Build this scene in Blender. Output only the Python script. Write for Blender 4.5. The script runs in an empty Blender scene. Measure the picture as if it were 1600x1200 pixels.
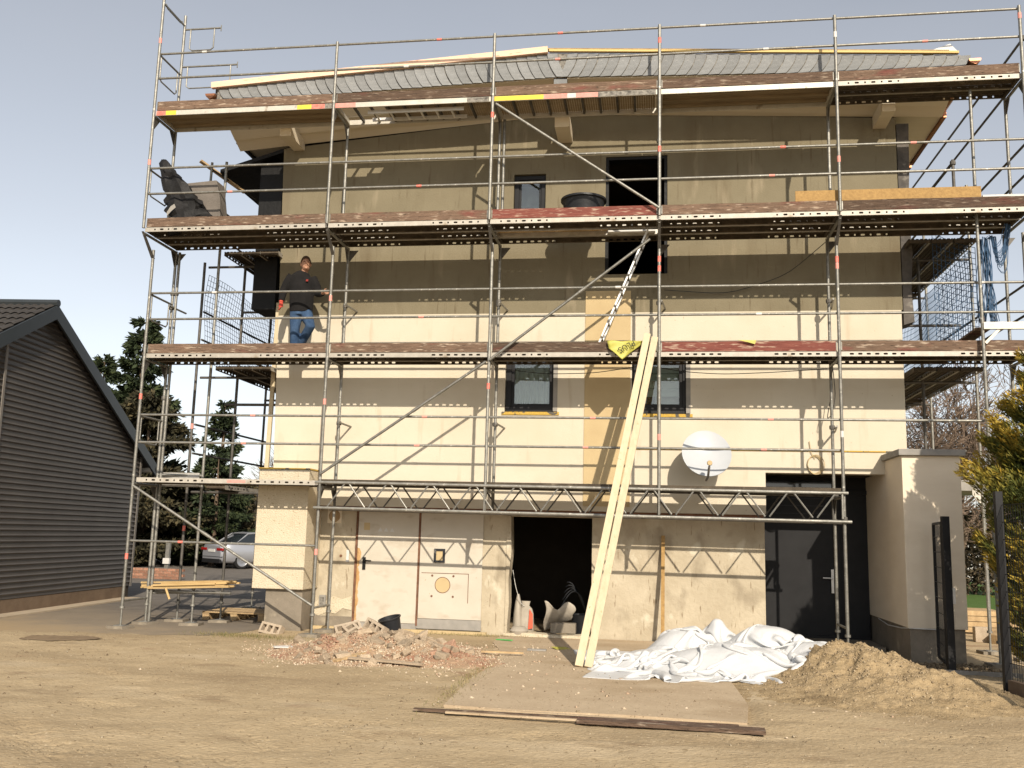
import bpy, math, random
import numpy as np
from mathutils import Vector, Matrix, noise
random.seed(7); RNG = np.random.default_rng(7)
scene = bpy.context.scene
col = scene.collection
R = math.radians

# ------------------------------------------------------------------ camera
CAM = Vector((8.139, -13.988, 1.572)); YAW, PIT, ROL, FPX = 0.15074, 0.15855, 0.02609, 1480.0
def cam_dir(x, y, z):
    c, s = math.cos(ROL), math.sin(ROL); x, z = c*x - s*z, s*x + c*z
    c, s = math.cos(PIT), math.sin(PIT); y, z = c*y - s*z, s*y + c*z
    c, s = math.cos(YAW), math.sin(YAW); return Vector((c*x - s*y, s*x + c*y, z))
cd = bpy.data.cameras.new('camera'); cam = bpy.data.objects.new('camera', cd); col.objects.link(cam)
rt, fw, up = cam_dir(1, 0, 0), cam_dir(0, 1, 0), cam_dir(0, 0, 1)
cam.matrix_world = Matrix(((rt.x, up.x, -fw.x, CAM.x), (rt.y, up.y, -fw.y, CAM.y), (rt.z, up.z, -fw.z, CAM.z), (0, 0, 0, 1)))
cd.sensor_width = 36; cd.lens = 36*FPX/1600; cd.clip_start = 0.1; cd.clip_end = 2000
scene.camera = cam
# ------------------------------------------------------------------ sky and sun
SUN = Vector((-0.38, 1.0, -0.633)).normalized()
world = bpy.data.worlds.new('World'); scene.world = world; world.use_nodes = True
wn = world.node_tree.nodes; wl = world.node_tree.links
bg = wn['Background']; sky = wn.new('ShaderNodeTexSky'); sky.sky_type = 'NISHITA'; sky.sun_disc = False
sky.sun_elevation = R(31); sky.sun_rotation = R(159); sky.air_density = 1.0; sky.dust_density = 1.0; sky.ozone_density = 1.0; sky.altitude = 100
hs_ = wn.new('ShaderNodeHueSaturation'); hs_.inputs['Saturation'].default_value = .37; hs_.inputs['Value'].default_value = 1.28      # hazy, milky sky
wl.new(sky.outputs[0], hs_.inputs['Color']); tcw = wn.new('ShaderNodeTexCoord'); mpw = wn.new('ShaderNodeMapping'); mpw.inputs['Scale'].default_value = (1, 1, 2.6); nzw = wn.new('ShaderNodeTexNoise'); nzw.inputs['Scale'].default_value = 2.2; nzw.inputs['Detail'].default_value = 4
mrw = wn.new('ShaderNodeMapRange'); mrw.inputs['From Min'].default_value = .3; mrw.inputs['From Max'].default_value = .7; mrw.inputs['To Min'].default_value = 0; mrw.inputs['To Max'].default_value = .22      # thin veils of haze
mxw = wn.new('ShaderNodeMix'); mxw.data_type = 'RGBA'; mxw.inputs['B'].default_value = (5.0, 5.1, 5.5, 1)
wl.new(tcw.outputs['Generated'], mpw.inputs[0]); wl.new(mpw.outputs[0], nzw.inputs['Vector']); wl.new(nzw.outputs[0], mrw.inputs['Value']); wl.new(mrw.outputs[0], mxw.inputs['Factor']); wl.new(hs_.outputs[0], mxw.inputs['A']); wl.new(mxw.outputs['Result'], bg.inputs[0]); bg.inputs[1].default_value = 0.105
sd = bpy.data.lights.new('sun', 'SUN'); sd.energy = 5.0; sd.angle = R(0.55); sd.color = (1.0, 0.89, 0.74)
so = bpy.data.objects.new('sun', sd); col.objects.link(so); so.rotation_euler = SUN.to_track_quat('-Z', 'Y').to_euler(); so.location = (20, -40, 40)
scene.view_settings.view_transform = 'Standard'; scene.view_settings.look = 'None'
scene.view_settings.exposure = 0.22; scene.view_settings.gamma = 1.0; scene.view_settings.use_curve_mapping = False
scene.render.engine = 'CYCLES'

# ------------------------------------------------------------------ helpers
def tag(o, label=None, cat=None, group=None, kind=None):
    if label: o['label'] = label
    if cat: o['category'] = cat
    if group: o['group'] = group
    if kind: o['kind'] = kind
    return o
def empty(name, loc, label, cat, group=None):
    o = bpy.data.objects.new(name, None); col.objects.link(o); o.location = loc; o.empty_display_size = .2
    return tag(o, label, cat, group)
def adopt(o, parent):
    """parent o while its vertices stay in world coordinates"""
    o.parent = parent
    p, off = parent, Matrix.Identity(4)
    o.matrix_parent_inverse = world_of(parent).inverted()
def world_of(o):
    m = Matrix.LocRotScale(o.location, o.rotation_euler, o.scale)
    if o.parent: m = world_of(o.parent) @ o.matrix_parent_inverse @ m
    return m
class MB:
    def __init__(s): s.v = []; s.f = []
    def add(s, vs, fs):
        n = len(s.v); s.v += [tuple(q) for q in vs]; s.f += [tuple(i+n for i in f) for f in fs]; return s
    def box(s, x0, x1, y0, y1, z0, z1):
        return s.add([(x0,y0,z0),(x1,y0,z0),(x1,y1,z0),(x0,y1,z0),(x0,y0,z1),(x1,y0,z1),(x1,y1,z1),(x0,y1,z1)],
                     [(0,3,2,1),(4,5,6,7),(0,1,5,4),(1,2,6,5),(2,3,7,6),(3,0,4,7)])
    def bar(s, a, b, w, h, upv=(0,0,1)):
        a, b = Vector(a), Vector(b); d = (b-a).normalized(); u = Vector(upv)
        if abs(d.dot(u)) > .98: u = Vector((0,1,0))
        r = d.cross(u).normalized()*w/2; u = r.cross(d).normalized()*h/2
        vs = [a-r-u, a+r-u, a+r+u, a-r+u, b-r-u, b+r-u, b+r+u, b-r+u]
        return s.add(vs, [(0,1,2,3),(7,6,5,4),(0,4,5,1),(1,5,6,2),(2,6,7,3),(3,7,4,0)])
    def tube(s, pts, r, n=8, caps=True):
        pts = [Vector(p) for p in pts]; rs = r if isinstance(r, (list, tuple)) else [r]*len(pts)
        rings = []; prev = None
        for i, p in enumerate(pts):
            d = (pts[min(i+1, len(pts)-1)] - pts[max(i-1, 0)]).normalized()
            u = Vector((0,0,1)) if abs(d.z) < .9 else Vector((1,0,0))
            if prev is not None:
                u = prev - d*prev.dot(d)
                u = u if u.length > 1e-4 else Vector((0,1,0))
            u = (u - d*u.dot(d)).normalized(); w = d.cross(u); prev = u
            rings.append([p + (u*math.cos(2*math.pi*k/n) + w*math.sin(2*math.pi*k/n))*rs[i] for k in range(n)])
        vs = [q for ring in rings for q in ring]; fs = []
        for i in range(len(pts)-1):
            for k in range(n):
                a, b = i*n+k, i*n+(k+1) % n; fs.append((a, b, b+n, a+n))
        if caps: fs += [tuple(range(n))[::-1], tuple(range((len(pts)-1)*n, len(pts)*n))]
        return s.add(vs, fs)
    def prism(s, poly, f, d0, d1):
        """poly of 2-D points, f(u, v, d) -> xyz, extruded from d0 to d1"""
        n = len(poly); vs = [f(u, w, d0) for u, w in poly] + [f(u, w, d1) for u, w in poly]
        return s.add(vs, [tuple(range(n))[::-1], tuple(range(n, 2*n))] + [(i, (i+1) % n, (i+1) % n+n, i+n) for i in range(n)])
    def lathe(s, prof, c, n=24, axis='z', caps=False):
        vs, fs = [], []
        for r, h in prof:
            for k in range(n):
                a = 2*math.pi*k/n; u, w = r*math.cos(a), r*math.sin(a)
                q = {'z': (u, w, h), 'y': (u, h, w), 'x': (h, u, w)}[axis]
                vs.append((c[0]+q[0], c[1]+q[1], c[2]+q[2]))
        for i in range(len(prof)-1):
            for k in range(n): fs.append((i*n+k, i*n+(k+1) % n, (i+1)*n+(k+1) % n, (i+1)*n+k))
        if caps: fs += [tuple(range(n))[::-1], tuple(range((len(prof)-1)*n, len(prof)*n))]
        return s.add(vs, fs)
    def mesh(s, name, mat, smooth=False):
        me = bpy.data.meshes.new(name); me.from_pydata(s.v, [], s.f)
        for m in (mat if isinstance(mat, (list, tuple)) else [mat]): me.materials.append(m)
        if smooth:
            me.polygons.foreach_set('use_smooth', [True]*len(me.polygons))
            me.set_sharp_from_angle(angle=R(38 if smooth is True else smooth))
        me.update(); return me
    def build(s, name, mat, parent=None, smooth=False, bevel=0):
        me = s.mesh(name, mat, smooth); o = bpy.data.objects.new(name, me); col.objects.link(o)
        if parent: adopt(o, parent)
        if bevel:
            b = o.modifiers.new('bevel', 'BEVEL'); b.width = bevel; b.segments = 2; b.limit_method = 'ANGLE'
        return o
def inst(name, me, parent=None, loc=(0,0,0), rot=(0,0,0), scale=(1,1,1)):
    o = bpy.data.objects.new(name, me); col.objects.link(o); o.location = loc; o.rotation_euler = rot; o.scale = scale
    if parent: adopt(o, parent)
    return o
def np_mesh(name, V, F, mat, attr=None, smooth=False):
    me = bpy.data.meshes.new(name); V = np.asarray(V, np.float32); F = np.asarray(F, np.int32); k = F.shape[1]
    me.vertices.add(len(V)); me.vertices.foreach_set('co', V.ravel())
    me.loops.add(F.size); me.loops.foreach_set('vertex_index', F.ravel())
    me.polygons.add(len(F)); me.polygons.foreach_set('loop_start', np.arange(0, F.size, k, dtype=np.int32))
    me.polygons.foreach_set('loop_total', np.full(len(F), k, np.int32)); me.materials.append(mat)
    if smooth: me.polygons.foreach_set('use_smooth', np.ones(len(F), bool))
    me.update(calc_edges=True)
    if attr is not None:
        a = me.attributes.new('tint', 'FLOAT', 'FACE'); a.data.foreach_set('value', np.asarray(attr, np.float32))
    return me

# ------------------------------------------------------------------ materials
def mat(name, c1, c2=None, scale=4.0, rough=.8, metal=0.0, bump=0.0, bscale=None, stretch=(1,1,1), detail=6, spots=None, rand=0.0, spec=.3, coord='Object', contrast=.5, tint=None, trans=0.0):
    """base colour c1..c2 over noise, optional spots (colour, scale, low, high) and per-object variation"""
    m = bpy.data.materials.new(name); m.use_nodes = True; nt = m.node_tree; N = nt.nodes; L = nt.links
    b = N['Principled BSDF']; b.inputs['Roughness'].default_value = rough; b.inputs['Metallic'].default_value = metal
    b.inputs['Specular IOR Level'].default_value = spec
    if trans: b.inputs['Transmission Weight'].default_value = trans
    tc = N.new('ShaderNodeTexCoord'); mp = N.new('ShaderNodeMapping'); mp.inputs['Scale'].default_value = stretch
    L.new(tc.outputs[coord], mp.inputs[0]); vec = mp.outputs[0]
    colr = None
    if c2 is not None:
        nz = N.new('ShaderNodeTexNoise'); nz.inputs['Scale'].default_value = scale; nz.inputs['Detail'].default_value = detail; nz.inputs['Roughness'].default_value = .62
        L.new(vec, nz.inputs['Vector'])
        rp = N.new('ShaderNodeValToRGB'); rp.color_ramp.elements[0].position = .5-contrast*.36; rp.color_ramp.elements[1].position = .5+contrast*.36
        rp.color_ramp.elements[0].color = (*c1, 1); rp.color_ramp.elements[1].color = (*c2, 1)
        L.new(nz.outputs[0], rp.inputs[0]); colr = rp.outputs[0]
    else:
        rg = N.new('ShaderNodeRGB'); rg.outputs[0].default_value = (*c1, 1); colr = rg.outputs[0]
    for sp in (spots or []):
        c, sc, lo, hi = sp[:4]
        n2 = N.new('ShaderNodeTexNoise'); n2.inputs['Scale'].default_value = sc; n2.inputs['Detail'].default_value = 5
        if len(sp) > 4:
            m2 = N.new('ShaderNodeMapping'); m2.inputs['Scale'].default_value = sp[4]; L.new(tc.outputs[coord], m2.inputs[0]); L.new(m2.outputs[0], n2.inputs['Vector'])
        else: L.new(vec, n2.inputs['Vector'])
        r2 = N.new('ShaderNodeMapRange'); r2.inputs['From Min'].default_value = lo; r2.inputs['From Max'].default_value = hi
        L.new(n2.outputs[0], r2.inputs['Value'])
        mx = N.new('ShaderNodeMix'); mx.data_type = 'RGBA'; L.new(r2.outputs[0], mx.inputs['Factor']); L.new(colr, mx.inputs['A']); mx.inputs['B'].default_value = (*c, 1); colr = mx.outputs['Result']
    if tint:
        at = N.new('ShaderNodeAttribute'); at.attribute_name = 'tint'
        rp = N.new('ShaderNodeValToRGB'); cr = rp.color_ramp
        cr.elements[0].position, cr.elements[0].color = tint[0][0], (*tint[0][1], 1)
        cr.elements[1].position, cr.elements[1].color = tint[-1][0], (*tint[-1][1], 1)
        for q, c in tint[1:-1]: e = cr.elements.new(q); e.color = (*c, 1)
        L.new(at.outputs['Fac'], rp.inputs[0]); colr = rp.outputs[0]
    if rand:
        oi = N.new('ShaderNodeObjectInfo'); hs = N.new('ShaderNodeHueSaturation')
        mr = N.new('ShaderNodeMapRange'); mr.inputs['To Min'].default_value = 1-rand; mr.inputs['To Max'].default_value = 1+rand
        L.new(oi.outputs['Random'], mr.inputs['Value']); L.new(mr.outputs[0], hs.inputs['Value']); L.new(colr, hs.inputs['Color']); colr = hs.outputs[0]
    L.new(colr, b.inputs['Base Color'])
    if bump:
        n3 = N.new('ShaderNodeTexNoise'); n3.inputs['Scale'].default_value = bscale or scale*4; n3.inputs['Detail'].default_value = 8
        L.new(vec, n3.inputs['Vector']); bp = N.new('ShaderNodeBump'); bp.inputs['Strength'].default_value = bump; bp.inputs['Distance'].default_value = .02
        L.new(n3.outputs[0], bp.inputs['Height']); L.new(bp.outputs[0], b.inputs['Normal'])
    return m
M = {}
M['steel'] = mat('galvanised_steel', (.17,.165,.145), (.29,.28,.25), 9, .5, .55, .15, 60, spots=[((.16,.13,.09), 3, .62, .75), ((.5,.48,.42), 25, .64, .72)], rand=.12)
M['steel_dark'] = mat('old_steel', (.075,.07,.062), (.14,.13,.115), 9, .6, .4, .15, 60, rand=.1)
M['deck'] = mat('deck_steel', (.36,.34,.30), (.52,.50,.45), 8, .5, .5, .2, 90, spots=[((.2,.15,.1), 2.5, .6, .75)], rand=.1)
M['deck_under'] = mat('shaded_deck_steel', (.055,.043,.03), (.12,.095,.066), 5, .75, .2, .2, 90, spots=[((.2,.165,.12), 7, .62, .74)], rand=.2)  # darkened copy of the deck steel, underside shade put into the colour
M['channel'] = mat('sunlit_deck_channel', (.33,.305,.26), (.43,.40,.345), 8, .55, .2, .1, 60, spots=[((.22,.17,.11), 3, .6, .74)], rand=.1)  # lit copy of the same steel, sunlight put into the brighter colour
M['deck_light'] = mat('deck_aluminium', (.46,.43,.37), (.55,.52,.45), 8, .5, .25, .1, 50, spots=[((.25,.2,.14), 6, .63, .72)])
M['ply'] = mat('deck_plywood', (.20,.15,.09), (.30,.23,.14), 6, .8, 0, .2, 40, stretch=(.3,3,1), rand=.1)
M['toe'] = mat('weathered_toe_board', (.06,.038,.026), (.19,.125,.085), 7, .88, 0, .6, 30, stretch=(.5,4,6), contrast=.8, spots=[((.33,.26,.195), 5, .57, .68, (1.1,3,7)), ((.14,.05,.038), 2.2, .58, .70, (.6,3,3)), ((.04,.028,.02), 9, .60, .68, (1.2,3,9))], rand=.35)
M['toe_red'] = mat('red_painted_toe_board', (.12,.032,.025), (.21,.07,.05), 7, .8, 0, .4, 30, stretch=(.4,4,6), spots=[((.38,.27,.2), 6, .55, .68, (1,3,7))], rand=.1)
M['red'] = mat('red_marking', (.62,.12,.09), (.7,.25,.2), 20, .6)
M['pink'] = mat('faded_marking', (.68,.30,.25), (.6,.22,.18), 20, .6)
M['yellow'] = mat('yellow_marking', (.72,.55,.06), (.6,.45,.06), 14, .6)
M['white'] = mat('white_paint', (.58,.57,.54), (.52,.51,.48), 5, .6)
M['black_mark'] = mat('scuffed_black', (.05,.045,.04), (.3,.28,.24), 18, .7)
M['cream'] = mat('cream_render', (.53,.475,.37), (.565,.51,.405), 1.1, .92, 0, .15, 110, spots=[((.50,.435,.325), .7, .54, .76), ((.46,.39,.285), 2.2, .62, .76, (2.5,1,.35)), ((.38,.31,.22), 34, .71, .74)])
M['cream_rough'] = mat('rough_cream_render', (.50,.43,.31), (.56,.49,.365), 6, .95, 0, .8, 45, spots=[((.36,.29,.19), 26, .63, .69)])
M['plaster'] = mat('olive_base_coat', (.168,.143,.092), (.20,.172,.113), 1.4, .93, 0, .18, 50, spots=[((.14,.113,.07), .9, .55, .75, (2.2,1,.5)), ((.28,.235,.16), 1.6, .62, .8, (2.6,1,.5)), ((.13,.105,.065), 6, .62, .74, (3,1,.3))])
M['oldwall'] = mat('patchy_old_plaster', (.37,.315,.225), (.47,.41,.305), 1.7, .94, 0, .5, 18, spots=[((.29,.245,.175), 2.4, .54, .68, (1.2,1,.7)), ((.53,.48,.37), 3.1, .60, .68, (1,1,.6)), ((.24,.19,.125), 11, .64, .70, (2.2,1,.35)), ((.20,.16,.11), 30, .69, .73)])
M['insul'] = mat('tan_insulation', (.44,.335,.185), (.48,.375,.21), 3, .9, 0, .1, 60)
M['annex'] = mat('annex_plaster', (.66,.57,.44), (.71,.62,.485), 2.0, .93, 0, .25, 90, stretch=(1,1,3))
M['plinth'] = mat('grey_plinth', (.17,.145,.11), (.235,.2,.155), 4, .9, 0, .25, 50, spots=[((.35,.30,.22), 3, .6, .75)])
M['soffit'] = mat('soffit_paint', (.66,.58,.44), (.70,.62,.48), 3, .8, 0, .06, 40, stretch=(.3,3,1))
M['slate'] = mat('grey_slate', (.175,.18,.18), (.235,.24,.238), 5, .75, 0, .25, 40, spots=[((.30,.30,.29), 12, .64, .72)], rand=.12)
M['roofwood'] = mat('fresh_pink_batten', (.75,.50,.36), (.80,.58,.42), 6, .8, 0, .15, 30, stretch=(.3,3,3), spots=[((.58,.26,.16), 14, .62, .68)])
M['yellowwood'] = mat('yellow_batten', (.55,.40,.15), (.62,.46,.2), 6, .8, stretch=(.3,3,3))
M['wood'] = mat('fresh_sawn_timber', (.455,.375,.245), (.52,.44,.30), 5, .75, 0, .2, 30, stretch=(4,4,.4), spots=[((.36,.25,.13), 9, .66, .74), ((.24,.13,.06), 3.2, .70, .73, (2.4,2.4,1.6))], rand=.12)
M['golden'] = mat('golden_batten_wood', (.36,.245,.105), (.47,.335,.16), 8, .8, 0, .2, 30, stretch=(.4,4,4), rand=.25)
M['wood_old'] = mat('weathered_timber', (.28,.19,.10), (.46,.33,.18), 6, .85, 0, .4, 25, rand=.2)
M['osb'] = mat('osb_board', (.22,.13,.045), (.40,.25,.09), 22, .75, 0, .3, 40, contrast=.9)
M['copper'] = mat('copper_gutter', (.34,.14,.07), (.42,.2,.11), 6, .45, .8)
M['anth'] = mat('anthracite_paint', (.011,.011,.012), (.016,.016,.017), 4, .5, 0, 0, spec=.22)
M['black'] = mat('black_membrane', (.004,.004,.004), (.007,.007,.007), 3, .6, 0, .3, 14)
M['blackgrey'] = mat('grey_membrane', (.05,.045,.04), (.12,.105,.09), 4, .7, 0, .5, 10, spots=[((.22,.2,.17), 5, .62, .72)])
M['plastic'] = mat('black_plastic', (.014,.015,.017), (.022,.023,.026), 5, .45, 0, .1, 30, spots=[((.3,.28,.25), 5, .66, .74)])
M['greycloth'] = mat('grey_cover', (.12,.105,.09), (.16,.14,.12), 4, .85, 0, .2, 25)
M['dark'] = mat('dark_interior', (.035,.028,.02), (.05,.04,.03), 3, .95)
M['curtain'] = mat('net_curtain', (.62,.64,.60), (.70,.72,.68), 5, .9)
M['blind'] = mat('roller_blind', (.55,.60,.54), (.6,.64,.58), 4, .8)
M['foam'] = mat('yellow_foam_strip', (.52,.34,.06), (.42,.27,.06), 30, .85, 0, .5, 60, spots=[((.10,.09,.07), 14, .56, .6)])
M['rustdoor'] = mat('white_door_paint', (.46,.42,.345), (.505,.465,.39), 2.2, .6, 0, .06, 40, spots=[((.39,.335,.26), 3, .56, .75, (1,1,2)), ((.30,.21,.12), 38, .71, .75)])
M['rust'] = mat('rust', (.36,.19,.065), (.52,.36,.19), 9, .9, 0, .4, 50, stretch=(2,1,.5))
M['rustline'] = mat('rusty_edge', (.10,.05,.03), (.2,.1,.06), 10, .9)
M['dish'] = mat('dish_white', (.39,.41,.43), (.42,.44,.46), 3, .45)
M['grey'] = mat('mid_grey', (.22,.21,.19), (.3,.28,.25), 6, .8)
M['tarp'] = mat('white_tarpaulin', (.51,.515,.515), (.57,.575,.575), 2, .5, 0, .5, 9, spots=[((.42,.38,.31), 3, .60, .8)], spec=.35)
M['sheet'] = mat('dusty_shaded_sheet', (.30,.265,.215), (.40,.36,.295), 4, .8, 0, .3, 12)  # dusty cloth, darkened further to paint in the doorway's partial shade
M['bagred'] = mat('bag_red_print', (.62,.10,.05), (.55,.12,.07), 6, .6)
M['bagyellow'] = mat('yellow_plastic_bag', (.36,.34,.06), (.46,.43,.10), 4, .5, 0, .2, 12)
M['ink'] = mat('black_ink', (.03,.03,.02), rough=.7)
M['blackfoil'] = mat('black_foil', (.008,.008,.008), (.014,.013,.013), 5, .6, 0, .6, 12, spec=.25)
M['alu'] = mat('ladder_aluminium', (.66,.65,.62), (.74,.73,.70), 12, .42, .5, rand=.05)
M['net'] = mat('blue_net', (.035,.075,.14), (.05,.10,.18), 6, .8)
M['netdark'] = mat('dark_net', (.03,.036,.05), (.04,.05,.07), 6, .8)
M['cable'] = mat('black_cable', (.02,.02,.02), rough=.6)
M['shedmetal'] = mat('grey_corrugated_cladding', (.080,.070,.061), (.10,.089,.079), 2, .42, .25, 0, spec=.5, spots=[((.10,.09,.078), 1.4, .58, .75, (.2,.2,3))])
M['shedtrim'] = mat('anthracite_verge_trim', (.022,.027,.03), (.03,.035,.038), 2, .4, 0, 0, spec=.4)
M['shedlight'] = mat('cladding_joint_trim', (.16,.145,.125), (.2,.18,.16), 3, .5)
M['tile'] = mat('dark_roof_tile', (.035,.031,.028), (.05,.045,.04), 5, .65, rand=.1)
M['shedplinth'] = mat('brown_plinth', (.13,.09,.06), (.19,.135,.09), 3, .9, 0, .3, 30)
M['brick'] = mat('red_brick', (.25,.115,.07), (.36,.19,.125), 9, .92, 0, .5, 40, spots=[((.62,.54,.44), 7, .6, .7)], rand=.25, coord='Generated')
M['chunk'] = mat('concrete_chunk', (.32,.245,.165), (.46,.365,.26), 5, .95, 0, .6, 30, rand=.28, coord='Generated')
M['chunk_red'] = mat('brick_chunk', (.30,.165,.105), (.42,.27,.185), 6, .95, 0, .6, 30, rand=.25, coord='Generated')
M['block'] = mat('hollow_block', (.32,.255,.185), (.42,.345,.255), 8, .95, 0, .5, 50, rand=.1)
M['rubbledirt'] = mat('rubble_dust', (.33,.215,.135), (.44,.31,.195), 4, .95, 0, .8, 35, spots=[((.33,.165,.105), 1.6, .56, .70)])
M['sand'] = mat('damp_sand', (.27,.195,.105), (.375,.28,.16), 5, .95, 0, .8, 60, spots=[((.21,.15,.08), 2, .58, .70), ((.46,.365,.23), 55, .62, .68)])
M['concrete'] = mat('dusty_concrete_slab', (.385,.295,.195), (.45,.355,.24), 1.8, .93, 0, .3, 40, spots=[((.335,.25,.155), 1.0, .52, .70, (.7,1.4,1)), ((.50,.40,.27), 24, .62, .68), ((.2,.15,.095), 30, .65, .70)])
M['asphalt'] = mat('dusty_asphalt', (.13,.115,.098), (.18,.16,.135), 2.2, .9, 0, .3, 60, spots=[((.33,.27,.19), .45, .56, .72, (.8,1.6,1)), ((.09,.08,.07), .8, .62, .74, (.5,2,1))])
M['apron'] = mat('dusty_concrete_yard', (.36,.29,.205), (.44,.36,.26), 1.6, .92, 0, .3, 50, spots=[((.27,.22,.16), .7, .56, .74, (.5,1.8,1))])
M['pebble'] = mat('pebble', (.40,.31,.2), (.6,.5,.37), 5, .95, rand=.3, tint=[(0,(.20,.145,.088)),(.7,(.36,.28,.175)),(1,(.52,.44,.32))])
M['chips'] = mat('rubble_chips', (.4,.3,.2), rough=.95, tint=[(0,(.31,.155,.10)),(.35,(.40,.26,.175)),(.6,(.42,.32,.215)),(1,(.60,.50,.37))])
M['grass'] = mat('grass_blades', (.1,.13,.03), rough=.8, tint=[(0,(.08,.09,.025)),(.5,(.18,.155,.06)),(1,(.30,.235,.11))])
M['lawn'] = mat('lawn', (.05,.10,.015), (.085,.15,.03), 5, .95, 0, .6, 60)
M['bark'] = mat('bark', (.085,.06,.04), (.16,.115,.08), 9, .95, 0, .5, 30, stretch=(3,3,.6))
M['twig'] = mat('bare_twigs', (.11,.078,.055), (.17,.12,.085), 4, .9)
M['needle'] = mat('dark_conifer_foliage', (.03,.045,.02), rough=.75, tint=[(0,(.012,.02,.008)),(.5,(.026,.038,.014)),(1,(.055,.066,.022))])
M['yew'] = mat('brownish_conifer_foliage', (.03,.045,.02), rough=.8, tint=[(0,(.018,.017,.009)),(.5,(.046,.041,.019)),(1,(.10,.078,.036))])
M['thuja'] = mat('golden_thuja_foliage', (.1,.1,.02), rough=.7, tint=[(0,(.022,.034,.008)),(.45,(.06,.075,.013)),(.75,(.17,.14,.018)),(1,(.36,.24,.03))])
M['hedge'] = mat('brown_hedge', (.06,.045,.03), rough=.9, tint=[(0,(.02,.017,.01)),(.5,(.05,.04,.022)),(1,(.11,.08,.045))])
M['carpaint'] = mat('silver_car_paint', (.42,.43,.46), rough=.3, metal=.5, spec=.5)
M['glass_dark'] = mat('tinted_glass', (.02,.025,.03), rough=.06, spec=.6)
M['tyre'] = mat('tyre_rubber', (.012,.012,.012), rough=.85)
M['rim'] = mat('alloy_rim', (.45,.45,.46), rough=.35, metal=.8)
M['tail'] = mat('tail_lamp', (.28,.012,.012), rough=.2, spec=.6)
M['hutwood'] = mat('dark_stained_wood', (.035,.03,.027), (.06,.05,.045), 4, .85, 0, .2, 20, stretch=(5,5,.5))
M['skin'] = mat('skin', (.36,.19,.12), (.42,.235,.155), 12, .6)
M['hair'] = mat('brown_hair', (.06,.035,.02), (.09,.055,.03), 60, .8, 0, .5, 120)
M['hoodie'] = mat('black_hoodie', (.006,.0055,.0055), (.011,.010,.010), 6, .95, 0, .4, 16)
M['jeans'] = mat('blue_jeans', (.018,.042,.092), (.055,.10,.18), 7, .95, 0, .3, 18)
M['boots'] = mat('dark_work_boots', (.03,.022,.016), (.06,.045,.03), 8, .8)
M['glove'] = mat('red_glove', (.45,.05,.035), (.55,.09,.06), 10, .8)
def glass_mat():
    m = bpy.data.materials.new('window_glass'); m.use_nodes = True; N = m.node_tree.nodes; L = m.node_tree.links
    out = N['Material Output']; N.remove(N['Principled BSDF'])
    t = N.new('ShaderNodeBsdfTransparent'); t.inputs[0].default_value = (.86,.9,.88, 1); g = N.new('ShaderNodeBsdfGlossy'); g.inputs['Roughness'].default_value = .02
    f = N.new('ShaderNodeFresnel'); f.inputs[0].default_value = 1.9; mx = N.new('ShaderNodeMixShader')
    L.new(f.outputs[0], mx.inputs[0]); L.new(t.outputs[0], mx.inputs[1]); L.new(g.outputs[0], mx.inputs[2]); L.new(mx.outputs[0], out.inputs[0]); return m
M['glass'] = glass_mat()
def ground_mat():
    return mat('sandy_dirt', (.355,.268,.158), (.43,.333,.203), 2.6, .96, 0, .8, 26, stretch=(.9,1.1,1), detail=14,
            spots=[((.285,.21,.122), .42, .50, .70, (.7,1.5,1)), ((.47,.375,.245), .7, .56, .74, (.6,1.4,1)), ((.24,.172,.10), 1.5, .60, .74, (.7,1.3,1)), ((.27,.20,.115), 14, .60, .70, (.9,1.1,1)), ((.48,.385,.25), 34, .61, .68, (1,1,1)), ((.20,.145,.085), 40, .65, .69, (1,1,1)), ((.27,.165,.10), .9, .66, .76, (.7,1.3,1))])
def yard_mat():
    """asphalt that disappears under dust towards the dirt yard"""
    m = mat('dusty_asphalt_yard', (.115,.10,.085), (.165,.145,.122), 2.4, .92, 0, .4, 45, detail=10, spots=[((.085,.075,.064), .9, .58, .72, (.5,1.8,1))])
    nt = m.node_tree; N, L = nt.nodes, nt.links; b = N['Principled BSDF']; src = b.inputs['Base Color'].links[0].from_socket
    tc = N.new('ShaderNodeTexCoord'); sx = N.new('ShaderNodeSeparateXYZ'); L.new(tc.outputs['Object'], sx.inputs[0])
    nz = N.new('ShaderNodeTexNoise'); nz.inputs['Scale'].default_value = .8; nz.inputs['Detail'].default_value = 9; nz.inputs['Roughness'].default_value = .7; L.new(tc.outputs['Object'], nz.inputs['Vector'])
    def math_(op, a, c):
        n = N.new('ShaderNodeMath'); n.operation = op
        for k, v in enumerate((a, c)):
            if isinstance(v, (int, float)): n.inputs[k].default_value = v
            else: L.new(v, n.inputs[k])
        return n.outputs[0]
    d = math_('ADD', sx.outputs[1], math_('MULTIPLY', sx.outputs[0], .45)); d = math_('ADD', d, math_('MULTIPLY', math_('SUBTRACT', nz.outputs[0], .5), 4.5))
    for lo, hi, c in ((3.2, -.6, (.27,.215,.148)), (.3, -1.6, (.34,.252,.148))):
        mr = N.new('ShaderNodeMapRange'); mr.inputs['From Min'].default_value = lo; mr.inputs['From Max'].default_value = hi; L.new(d, mr.inputs['Value'])
        mx = N.new('ShaderNodeMix'); mx.data_type = 'RGBA'; L.new(mr.outputs[0], mx.inputs['Factor']); L.new(src, mx.inputs['A']); mx.inputs['B'].default_value = (*c, 1); src = mx.outputs['Result']
    L.new(src, b.inputs['Base Color']); return m
M['ground'] = ground_mat()
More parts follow.
